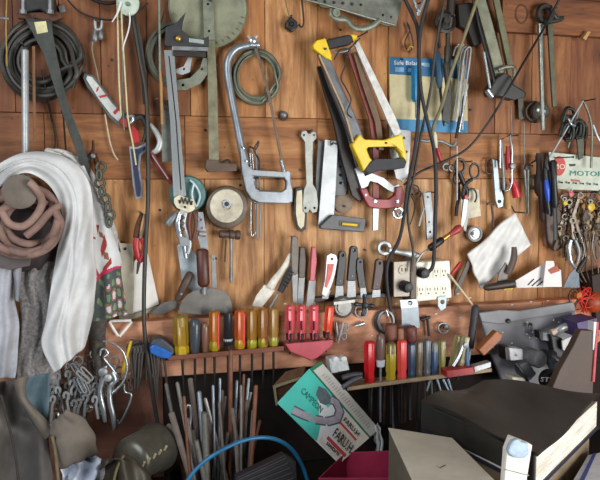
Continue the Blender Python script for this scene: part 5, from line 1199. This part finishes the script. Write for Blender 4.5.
t.disc('gear', (103, 371), [(4.5, .1), (4.5, .112), (2, .114), (.4, .114)], STEEL, sides=16)
t.disc('gear', (108, 377), [(3.6, .11), (3.6, .118), (.4, .12)], SILVER, sides=16)
t = T('grey_hook', 'dull grey curved hook left of the tin opener', 'hook')
t.tube('grey_hook', [(98, 404), (98, 394), (94, 389), (89, 394), (85, 402), (81, 412), (79, 420)], [1.6, 2, 2.2, 2, 1.8, 1.4, 1], M('#6b6663', .5, .3), d=.09, n=5)
t = T('chrome_hook', 'chrome S hook hanging from the rail beside the curved rod', 'hook')
t.tube('chrome_hook', [(100, 355), (101, 350), (105, 349), (108, 354), (104, 358), (110, 366), (116, 374)], 1.3, CHROME, d=.07, n=5)
t = T('bent_rod', 'chrome cranked rod hanging to the right of the tin opener', 'rod')
t.tube('bent_rod', [(124, 384), (125, 392), (131, 394), (130, 402), (125, 414), (119, 424), (117, 419)], 1.3, CHROME, d=.07, n=3)
rnd = random.Random(31)
hk = [M('#a19d97', .3, .6, .4, 50), CHROME, SILVER, M('#5a5652', .4, .5), M('#7f7068', .4, .5), SILVER]
def hookx(x, y, L, m, d, an, group, label, name='hook', r=1.15):
    t = T(name, label, 'hook' if name == 'hook' else name.replace('_', ' '), group)
    def q(u, v): return (x + u * math.cos(an) + v * math.sin(an), y - u * math.sin(an) + v * math.cos(an))
    t.tube(name, [q(-2.4, 3.4), q(-2.2, 0), q(0, -2), q(2.2, 0), q(1.5, 4), q(0, 7), q(0, L)], r, m, d=d, n=3, sides=6)
for k in range(20):
    hookx(132 + (k % 10) * 3.4 - 8 * (k // 10) * .3, 344 + 3 * (k // 10) + rnd.uniform(-2, 2), rnd.uniform(26, 48), hk[(k * 3) % 6 if k % 2 else 3 + k % 2], .05 + .012 * (k // 10), rnd.uniform(-.1, .15), 'thin hooks right of the curved rod', 'thin dark steel hook hanging in the row left of the black cord')
for k in range(21):
    hookx(52 + (k % 7) * 7 + rnd.uniform(-2, 2), 376 + 11 * (k // 7) + rnd.uniform(-5, 5), rnd.uniform(18, 28), hk[[0, 1, 2, 3, 5, 1][k % 6]], .078 + .01 * (k // 7), rnd.uniform(-.35, .3), 'bright hooks above the coat', 'bright steel hook hanging in the tangle above the grey coat', r=1.5)
for k in range(8):
    x, y, an = 84 + rnd.uniform(-9, 8), 376 + rnd.uniform(-12, 14), rnd.uniform(.2, .9)
    t = T('safety_pin', 'silver safety pin in the bright cluster under the rag tip', 'pin', 'safety pins under the rag')
    def q(u, v): return (x + u * math.cos(an) + v * math.sin(an), y - u * math.sin(an) + v * math.cos(an))
    t.tube('safety_pin', [q(-1.5, -7), q(1.5, -7), q(2, 6), q(0, 8), q(-2, 6)], .75, [CHROME, SILVER][k % 2], d=.09 + .004 * k, n=3, closed=True, sides=6)
for k in range(14):
    x, y = 56 + k * 5.4 + rnd.uniform(-2, 2), 354 + rnd.uniform(-6, 26)
    t = T('key_ring', 'dull split ring with a short chain hanging behind the bright hooks', 'ring', 'split rings behind the hooks')
    t.ring('ring', (x, y), rnd.uniform(3.4, 5), .9, hk[(k * 2 + 3) % 6], d=.055)
    for j in range(4): t.ring('chain_link', (x + .8 * j, y + 6 + 4 * j), 2 if j % 2 else 1.2, .6, hk[(k + 3) % 6], d=.058, n=8, sy=1.3)
for k in range(5):
    x, y = 56 + k * 11, 408 + rnd.uniform(-4, 6)
    t = T('steel_nut', 'small grey steel nut on a wire in the tangle above the coat', 'nut', 'steel nuts above the coat')
    t.disc('nut', (x, y), [(4, .07), (4.4, .082), (2, .084), (1.8, .078)], hk[(k * 2) % 6], sides=6); t.tube('wire', [(x, y - 4, .075), (x + 1, y - 16, .07), (x - 1, y - 30, .065)], .6, STEEL)
# ================================================================= stakes and rods in the middle below
t = T('steel_bucket', 'dark bucket hidden in shadow holding the bundle of rods', 'bucket')
c = P(219, 478, .17); c.z = BENCH; k_ = S(c)
V, Fc = [], []
ns = 36
for (r, z) in ((.085, 0), (.1, .06), (.103, .06), (.088, .006), (.001, .006)):
    for j in range(ns):
        a = 2 * math.pi * j / ns; V.append(Vector((c.x + r * math.cos(a), c.y + r * math.sin(a), BENCH + z + .001)))
for i in range(4):
    for j in range(ns): Fc.append([i * ns + j, i * ns + (j + 1) % ns, (i + 1) * ns + (j + 1) % ns, (i + 1) * ns + j])
Fc.append(list(range(ns))[::-1]); Fc.append([4 * ns + j for j in range(ns)])
t.add('steel_bucket', V, Fc, M('#25211f', .6, .2, .5, 30), True)
RODS = [(166, 383, 176, 480, 2.0, 1), (171, 412, 186, 482, 3.2, 2), (177, 382, 190, 478, 2.0, 0), (190, 378, 200, 480, 2.6, 2), (199, 391, 198, 480, 2.4, 5), (187, 418, 190, 484, 3.0, 4), (192, 430, 192, 484, 3.2, 2),
        (204, 412, 198, 484, 3.4, 0), (213, 385, 210, 470, 1.6, 5), (222, 390, 221, 440, 2.0, 2), (210, 416, 226, 482, 2.6, 4), (219, 402, 224, 470, 1.4, 2), (231, 350, 231, 484, 2.2, 6), (237, 380, 238, 470, 1.6, 5),
        (241, 385, 242, 470, 1.4, 0), (244, 374, 243, 470, 1.4, 6), (249, 378, 247, 470, 1.6, 5), (256, 385, 251, 480, 2.2, 6), (253, 410, 252, 482, 1.8, 1), (208, 420, 203, 484, 2.6, 2), (214, 425, 206, 484, 2.2, 6),
        (181, 404, 188, 482, 1.4, 4), (246, 400, 247, 480, 2.6, 2), (260, 420, 257, 484, 1.6, 6), (236, 440, 240, 486, 2.2, 2), (228, 432, 216, 486, 2.0, 1), (173, 440, 182, 486, 2.4, 6), (196, 440, 200, 488, 2.6, 0), (205, 398, 232, 484, 1.8, 4), (226, 396, 208, 484, 1.8, 2), (242, 404, 222, 486, 2.0, 6), (232, 408, 250, 484, 2.0, 2), (168, 424, 196, 486, 2.4, 2), (251, 392, 236, 484, 1.6, 4), (184, 396, 178, 480, 1.6, 6), (220, 378, 216, 480, 1.4, 5)]
RMt = [M('#7a7872', .5, .3), M('#6e6a64', .5, .2), M('#6a5f57', .6, .1, .4), M('#5a4a42', .6), M('#9a9690', .4, .4), M('#88919a', .35, .5), M('#7d4f3a', .65, .1, .4)]
RL = {0: 'grey round rod standing in the dark bundle under the screwdrivers', 1: 'dull grey stake in the bundle of rods', 2: 'brown grey flat stake in the bundle of rods', 4: 'pale worn metal stake in the bundle of rods', 5: 'blue grey steel rod in the bundle', 6: 'rusty orange brown rod in the bundle'}
for k, (x0, y0, x1, y1, r, mi) in enumerate(RODS):
    dd = .13 + .10 * ((k * 7) % 10) / 10
    lb = RL[mi]; gp = ['grey round rods', 'dull grey stakes', 'brown stakes', '', 'pale stakes', 'blue grey rods', 'rusty rods'][mi]
    if k == 12: lb, gp = 'tallest straight rusty rod rising in front of the screwdriver rack', None
    a = (x0, y0, dd + .0); b_ = P(x1, y1, .17)
    tgt = Vector((c.x + (x1 - 216) * k_ * .75, c.y + (dd - .18) * -1.1 + (.012 if k >= 28 else 0), BENCH + .02))
    t = T('metal_rod' if mi in (0, 5, 6) else 'stake', lb, 'rod' if mi in (0, 5, 6) else 'stake', gp)
    A = P(*a); s_ = S(A); tn = (tgt - A); nx = tn.normalized().cross(Vector((0, 1, 0))).normalized(); ny = tn.normalized().cross(nx); V = []; N_ = 8
    for tt, rr in ((0, .5), (.01, 1), (1, 1)):
        for j in range(N_):
            an = 2 * math.pi * j / N_; V.append(A + tn * tt + (nx * math.cos(an) + ny * math.sin(an) * (.5 if mi in (2, 4) else 1)) * r * rr * s_)
    Fc = [[i * N_ + j, i * N_ + (j + 1) % N_, (i + 1) * N_ + (j + 1) % N_, (i + 1) * N_ + j] for i in range(2) for j in range(N_)] + [list(range(N_))[::-1], [2 * N_ + j for j in range(N_)]]
    t.add('rod', V, Fc, RMt[mi], True)
t = T('hooked_key', 'small chrome hooked key hanging before the bundle of rods', 'hook')
t.tube('hooked_key', [(185, 412, .2), (187, 406, .205), (190, 406, .205), (191, 416, .2), (190, 426, .2)], 1.2, CHROME, n=4)
t = T('blue_hose', 'bright blue hose arching in front of the bundle of rods', 'hose')
t.tube('blue_hose', [(180, 492, .33), (192, 474, .33), (205, 461, .33), (222, 450, .33), (242, 441, .325), (262, 437.5, .32), (280, 441, .31), (294, 452, .29), (304, 470, .28), (310, 490, .28)], 2.1, M('#1d668f', .35, 0, .25, 40), n=6, sides=10)
t = T('striped_crate', 'dark ribbed plastic crate edge behind the blue hose', 'crate')
t.plate('panel', [(236, 478), (284, 455), (296, 462), (300, 535), (236, 535)], M('#2c2a2f', .5, 0, .3, 30), d=.30, th=.02)
for k in range(6): t.tube('rib', [(238 + 2 * k, 480 + k * 3.5, .303), (286 + 2 * k, 458 + k * 5, .303)], .8, M('#3c3a40', .5), n=1)
# ================================================================= coat, rag, lamp
COAT = M('#5f5b57', .95, 0, .4, 9, .6, dcol='#3a3531')
def dC(u, v): return .2 + .07 * v + .022 * math.sin(u * 5 + v * 3) + .016 * math.sin(u * 9 - v * 7 + math.sin(v * 6)) + .006 * math.sin(u * 19 + v * 14)
t = T('work_coat', 'heavy grey work coat heaped over the bench at lower left', 'coat')
t.sheet('body', [(-24, 384), (-24, 420), (-26, 470), (-28, 530)], [(27, 379), (32, 410), (48, 434), (58, 530)], dC, COAT, nu=40, nv=44, wob=.8, th=.004)
t.sheet('blue_lining', [(26, 378), (18, 398), (34, 424)], [(49, 373), (49, 400), (49, 428)], lambda u, v: .235 + .01 * math.sin(u * 6 + v * 3), M('#566a74', .9, 0, .35, 25, .4), nu=16, nv=20)
t.sheet('collar', [(14, 380), (20, 400), (38, 428), (46, 440)], [(27, 375), (26, 398), (48, 422), (54, 430)], lambda u, v: .262 + .008 * math.sin(u * math.pi), M('#6b6359', .95, 0, .4, 20, .4), nu=12, nv=26)
t.sheet('sleeve', [(49, 424), (51, 436), (53, 450), (60, 470)], [(66, 410), (86, 420), (96, 438), (97, 454)], lambda u, v: .27 + .035 * math.sin(min(1, .2 + u * .8) * math.pi) * math.sin(.3 + v * 2.2), M('#6d655c', .95, 0, .4, 12, .6), nu=30, nv=30, wob=.8, th=.004)
t.tube('seam', [(52, 436, .3), (55, 450, .3), (57, 468, .3), (60, 495, .3)], 1.7, M('#6b5d47', .9), n=5)
t.tube('seam', [(1, 395, .29), (10, 430, .31), (16, 460, .32), (20, 495, .33)], 1.3, M('#332e29', .9), n=5)
t = T('white_rag', 'crumpled white rag stuffed under the coat sleeve', 'rag')
t.sheet('white_rag', [(60, 456), (62, 470), (64, 490), (66, 515)], [(86, 455), (104, 462), (102, 480), (92, 515)], lambda u, v: .26 + .014 * math.sin(u * 13 + v * 7) + .01 * math.sin(v * 17 - u * 5), M('#c9d0dc', .9, 0, .08, 25, .3), nu=34, nv=34, wob=1.1)
t = T('metal_canister', 'dented olive metal canister with shiny highlights lying by the rods', 'canister')
t.rod('body', (128, 462, .235), (160, 445, .155), [(0, 14), (.04, 21), (.1, 23), (.75, 24), (.82, 26), (.9, 26), (1, 22)], M('#5a584e', .35, .4, .45, 25, .4), sides=40)
for k in range(6): t.tube('rim_stud', [(137 + k * 5.5, 470 - k * 4, .295 - .004 * k), (139 + k * 5.5, 466 - k * 4, .3 - .004 * k)], 1.2, M('#b9b08a', .3, .3), n=1)
t = T('leather_boot', 'crumpled dark leather boot shaft beside the olive canister', 'boot')
t.sheet('shaft', [(100, 470), (104, 460), (106, 490), (106, 548)], [(122, 452), (138, 462), (152, 482), (160, 548)], lambda u, v: .325 + .03 * math.sin(u * math.pi) + .006 * math.sin(u * 12 + v * 5), M('#332e22', .55, 0, .4, 20, .4), nu=24, nv=24, wob=.8)
t.tube('seam', [(124, 455, .355), (118, 466, .355), (114, 480, .355), (112, 500, .355)], 1.4, M('#5e5436', .6))
# ================================================================= teal box, cardboard, tub
t = T('cardboard_flap', 'open brown cardboard box end behind the teal carton', 'cardboard')
t.plate('inside', [(275, 386), (300, 368), (312, 372), (300, 396), (278, 404)], M('#4f3322', .8, 0, .3), d=.09, th=.003)
t.plate('edge', [(273, 386), (301, 377), (302, 379), (276, 388), (278, 405), (276, 406)], M('#a89a78', .7), d=.096, th=.004)
t.plate('upper_flap', [(274, 385), (286, 372), (306, 366), (303, 376)], M('#7d5a3f', .8), d=.094, th=.003)
t = T('wrench_carton', 'teal and white carton with red and black lettering propped on its corner', 'carton')
f4 = [P(277, 403, .205), P(339, 464, .215), P(369, 438, .155), P(309, 369, .145)]
nrm = (f4[1] - f4[0]).cross(f4[3] - f4[0]).normalized()
if nrm.y < 0: nrm = -nrm
sx_ = P(321, 361, .115) - f4[3]
b4 = [q + sx_ for q in f4]
bx_ = t.hexa('body', [f4[0], f4[1], f4[2], f4[3], b4[0], b4[1], b4[2], b4[3]], M('#2f7d5d', .5, 0, .2, 30), bev=.0008)
nn = -nrm * .0006
def FP(a, b, k=1):      # a: along the short top edge (left corner to right), b: down the long edge
    return f4[0].lerp(f4[3], a).lerp(f4[1].lerp(f4[2], a), b) + nn * k
def fquad(name, pts, mat, k=1):
    V = [FP(a, b, k) for a, b in pts]; V += [v - nn * .9 for v in V]; n = len(pts)
    t.add(name, V, [list(range(n)), list(range(n, 2 * n))[::-1]] + [[i, (i + 1) % n, (i + 1) % n + n, i + n] for i in range(n)], mat, False, bx_)
fquad('white_face', [(0, 0), (1, 0), (1, 1), (0, 1)], M('#e2e5e9', .5, 0, .15, 20))
fquad('teal_field', [(0, 0), (1, 0), (1, .42), (.55, .46), (.02, .62), (0, .6)], M('#4cc8ba', .45, 0, .15, 14), 2)
fquad('cream_panel', [(.04, .64), (.98, .5), (1, 1), (0, 1)], M('#d9d6ca', .55, 0, .15), 1.6)
GP = M('#4d5a60', .6)
fquad('printed_head', [(.72, .24), (.9, .2), (.98, .28), (.93, .44), (.72, .4), (.66, .34)], M('#5b6a72', .6), 3)
def fstroke(name, pts, w, mat, k=3.4):
    L = []; Rr = []
    for i, (a, b) in enumerate(pts):
        a0, b0 = pts[max(0, i - 1)]; a1, b1 = pts[min(len(pts) - 1, i + 1)]
        dx, dy = (a1 - a0) * .6, (b1 - b0); l = math.hypot(dx, dy) or 1
        L.append((a - dy / l * w / .6, b + dx / l * w)); Rr.append((a + dy / l * w / .6, b - dx / l * w))
    fquad(name, L + Rr[::-1], mat, k)
arc = [(.12, .18), (.2, .3), (.33, .44), (.5, .55), (.7, .6), (.88, .56), (.95, .46), (.9, .4)]
fstroke('printed_hose_outline', arc, .06, GP, 3.2); fstroke('printed_hose', arc, .042, M('#a9a1ae', .6), 3.8)
def ftext(txt, a, b0, b1, h, mat): t.text('lettering', txt, FP(a, b0, 4.5), FP(a, b1, 4.5), f4[3] - f4[0], mat, par=bx_, h=h)
RD = M('#c5414a', .6, 0, 0); BKT = M('#16181c', .6, 0, 0)
ftext('FARU.H', .34, .70, .98, .022, BKT); ftext('FARU.H', .78, .66, .9, .011, BKT)
fquad('red_band', [(.2, .68), (.28, .67), (.28, .97), (.2, .98)], RD, 3); fquad('red_band', [(.68, .62), (.73, .61), (.73, .92), (.68, .92)], RD, 3)
ftext('sanitaria', .1, .72, .92, .011, M('#333', .6, 0, 0) if False else BKT); ftext('CAMPEON', .5, .10, .42, .014, M('#1f6f6a', .6, 0, 0))
# printed pale side of the carton
side = [f4[3].lerp(b4[3], .15), f4[2].lerp(b4[2], .15), f4[2].lerp(b4[2], .95), f4[3].lerp(b4[3], .95)]
n2 = (side[1] - side[0]).cross(side[3] - side[0]).normalized(); 
if n2.dot(CAM - side[0]) < 0: n2 = -n2
def SPt(u, v, k=1): return side[0].lerp(side[1], u).lerp(side[3].lerp(side[2], u), v) + n2 * .0006 * k
def squad(name, q, mat, k=1):
    V = [SPt(u, v, k) for u, v in q]; V += [x - n2 * .0005 for x in V]
    t.add(name, V, [[0, 1, 2, 3], [7, 6, 5, 4], [0, 4, 5, 1], [1, 5, 6, 2], [2, 6, 7, 3], [3, 7, 4, 0]], mat, False, bx_)
squad('pale_side', [(.04, 0), (1, 0), (1, 1), (.04, 1)], M('#d2d2cc', .6, 0, .15, 20), 1)
for k in range(24): squad('printed_line', [(.14 + .033 * k, .22), (.148 + .033 * k, .22), (.148 + .033 * k, .55 + .2 * ((k * 7) % 5) / 5), (.14 + .033 * k, .55 + .2 * ((k * 7) % 5) / 5)], M('#a9999a', .7, 0, .2), 2)
t = T('plastic_wrap', 'crumpled clear plastic sticking out behind the end of the teal carton', 'wrap')
t.sheet('plastic_wrap', [(371, 428), (374, 438), (377, 452)], [(378, 424), (382, 436), (383, 468)], lambda u, v: .13 + .006 * math.sin(u * 12 + v * 5), M('#aeb4b2', .15, 0, .3, 40), nu=10, nv=14, wob=.8)
t = T('pink_tub', 'pink plastic tub in front of the teal carton with an orange ball inside', 'tub')
PK = M('#b03558', .3, 0, .25, 20, .1, trans=.35)
zt_, zb_ = H(350, 450, 1.0).z, BENCH + .002
tl, tr_, bl, br = H(318, 478, .99), H(394, 478, .99), H(345, 452, .99), H(398, 450, .99)
V = []; top = [tl, tr_, br, bl]; cen = sum(top, Vector()) / 4
for sc_, z in ((1, .99), (.88, zb_), (.84, zb_ + .004), (.95, .99)):
    for q in top: V.append(Vector((cen.x + (q.x - cen.x) * sc_, cen.y + (q.y - cen.y) * sc_, z)))
Fc = [[i * 4 + j, i * 4 + (j + 1) % 4, (i + 1) * 4 + (j + 1) % 4, (i + 1) * 4 + j] for i in range(3) for j in range(4)] + [[0 + 4, 5, 6, 7], [8, 9, 10, 11][::-1], [0, 12, 13, 1], [1, 13, 14, 2], [2, 14, 15, 3], [3, 15, 12, 0]]
t.add('shell', V, Fc, PK, False, bev=.003)
t.tube('rim', [], 1, PK) if False else None
t = T('orange_ball', 'orange ball seen inside the pink tub', 'ball')
bm = bmesh.new(); bmesh.ops.create_uvsphere(bm, u_segments=24, v_segments=16, radius=.022)
cc = Vector((cen.x, cen.y, BENCH + .032)); V = [v.co + cc for v in bm.verts]; Fc = [[v.index for v in f.verts] for f in bm.faces]; bm.free()
t.add('orange_ball', V, Fc, M('#b5562a', .5), True)
# ================================================================= book and boxes in the foreground
ZB = 1.14; TH = .05
t = T('black_book', 'thick black covered book with frayed pale pages lying flat', 'book')
c4 = [H(421, 396, ZB), H(538, 449, ZB), H(600, 394, ZB), H(484, 382, ZB)]
CV = M('#2a2a26', .42, 0, .55, 8, .45, dcol='#131210', aniso=(5, 1.2, 1))  # lengthwise streaks in the colour suggest the cover's sheen
nx_, ny_ = 28, 18; V = []; Fc = []
def TP(u, v):
    a = c4[0].lerp(c4[1], u); b = c4[3].lerp(c4[2], u); p = a.lerp(b, v)
    return p + Vector((0, 0, .006 * math.sin(v * 7 + u * 2) + .005 * math.sin(u * 6) - .010 * (1 - v) ** 3))
for layer in (0, .006):
    for j in range(ny_ + 1):
        for i in range(nx_ + 1): V.append(TP(i / nx_, j / ny_) - Vector((0, 0, layer)))
o_ = (nx_ + 1) * (ny_ + 1)
for j in range(ny_):
    for i in range(nx_):
        k = j * (nx_ + 1) + i; Fc += [[k, k + 1, k + nx_ + 2, k + nx_ + 1], [k + o_ + nx_ + 1, k + o_ + nx_ + 2, k + o_ + 1, k + o_]]
for i in range(nx_):
    Fc += [[i, i + o_, i + 1 + o_, i + 1]]; k = ny_ * (nx_ + 1) + i; Fc += [[k, k + 1, k + 1 + o_, k + o_]]
for j in range(ny_):
    k = j * (nx_ + 1); Fc += [[k, k + nx_ + 1, k + nx_ + 1 + o_, k + o_]]; k += nx_; Fc += [[k, k + o_, k + nx_ + 1 + o_, k + nx_ + 1]]
t.add('front_cover', V, Fc, CV, True)
dn = Vector((0, 0, -TH))
def ins(k): return c4[k].lerp(sum(c4, Vector()) / 4, .03)
PG = M('#e4e0d4', .9, 0, .45, 10, .5, dcol='#8a7d64', aniso=(1, 1, 14))
tp = [ins(k) - Vector((0, 0, .014)) for k in range(4)]; bt = [q + dn for q in tp]
t.hexa('page_block', tp + bt, PG, bev=0)
sp = [c4[0] - Vector((0, 0, .012)), c4[1] - Vector((0, 0, .006)), c4[1].lerp(c4[2], .03) - Vector((0, 0, .008)), c4[0].lerp(c4[3], .03) - Vector((0, 0, .012))]
t.hexa('spine', [sp[0], sp[1].lerp(sp[0], .02), sp[2].lerp(sp[3], .02), sp[3]] + [q + dn for q in [sp[0], sp[1].lerp(sp[0], .02), sp[2].lerp(sp[3], .02), sp[3]]], CV, bev=.004)
lo_ = [q + dn - Vector((0, 0, .012)) for q in c4]
t.hexa('back_cover', lo_ + [q - Vector((0, 0, .006)) for q in lo_], M('#22253a', .5, 0, .3), bev=.001)
zc = ZB + dn.z - .019
t = T('wooden_crate', 'dim brown crate on the bench carrying the black book', 'crate')
cb = [c4[k].lerp(sum(c4, Vector()) / 4, .1) for k in range(4)]
t.hexa('wooden_crate', [Vector((q.x, q.y, zc)) for q in cb] + [Vector((q.x, q.y, BENCH + .001)) for q in cb], M('#8a7a62', .8, 0, .4, 14), bev=.003)
t = T('cardboard_box', 'pale cardboard box with scuffed lid nearest the viewer', 'box')
ZC = 1.10
k4 = [H(389, 428, ZC), H(416, 486, ZC), H(500, 486, ZC), H(452, 438, ZC)]
CBM = M('#d2cdbd', .75, 0, .2, 9, .15, dcol='#7d765f')
t.hexa('carton', [q - Vector((0, 0, .004)) for q in k4] + [Vector((q.x, q.y, BENCH + .001)) for q in k4], M('#6f6a5a', .8, 0, .3, 10), bev=.001)
kk = [q + (q - sum(k4, Vector()) / 4) * .02 for q in k4]
t.hexa('lid', kk + [q - Vector((0, 0, .0035)) for q in kk], CBM, bev=.001)
for a, b in [((437, 464), (443, 467)), ((441, 468), (447, 466))]:
    t.tube('pen_mark', [], 1, BLACK) if False else None
p0, p1, p2 = H(436, 466, ZC + .001), H(440, 468, ZC + .001), H(446, 465, ZC + .001)
t.add('pen_mark', [p0, p1, p2, p2 + Vector((0, .002, 0)), p1 + Vector((0, .002, 0)), p0 + Vector((0, .002, 0))], [[0, 1, 4, 5], [1, 2, 3, 4]], BLACK)
t = T('foam_block', 'narrow white foam block with a bluish lump standing before the book', 'block')
fb = [P(508, 445, .62), P(503, 500, .62), P(524, 503, .62), P(533, 444, .60)]
b_ = t.plate('block', [(512, 437), (533, 445), (524, 500), (503, 500), (507, 450)], M('#e8e6dc', .7, 0, .15, 20), d=.62, th=.014, bev=.003)
t.plate('groove', [(505, 469), (529, 475), (529, 476), (505, 470)], M('#8a8472', .8), d=.6208, th=.002, par=b_, bev=0)
t.plate('blue_lump', [(510, 446), (513, 441), (518, 439), (522, 442), (529, 444), (530, 455), (524, 459), (514, 458), (508, 453)], M('#a8bccb', .6, 0, .3, 40, .6), d=.628, th=.010, bev=.005)
t = T('magazine', 'blue and white magazine corner under the pages of the book', 'magazine')
zm = 1.045
m4 = [H(566, 492, zm), H(600, 500, zm), H(612, 450, zm), H(588, 455, zm)]
mb = t.hexa('magazine', m4 + [q - Vector((0, 0, .01)) for q in m4], M('#c3c6cc', .5, 0, .2), bev=.001)
t.hexa('blue_spine', [q + Vector((0, 0, .001)) for q in (m4[0].lerp(m4[1], .2), m4[0].lerp(m4[1], .35), m4[3].lerp(m4[2], .35), m4[3].lerp(m4[2], .2))] + [q + Vector((0, 0, .0002)) for q in (m4[0].lerp(m4[1], .2), m4[0].lerp(m4[1], .35), m4[3].lerp(m4[2], .35), m4[3].lerp(m4[2], .2))], M('#2c3f8a', .5), par=mb, bev=0)
t = T('wooden_crate', 'low crate on the bench beneath the blue and white magazine', 'crate')
t.hexa('wooden_crate', [Vector((q.x, q.y, zm - .011)) for q in m4] + [Vector((q.x, q.y, BENCH + .001)) for q in m4], M('#4a4038', .8, 0, .4, 14), bev=.002)
finish()
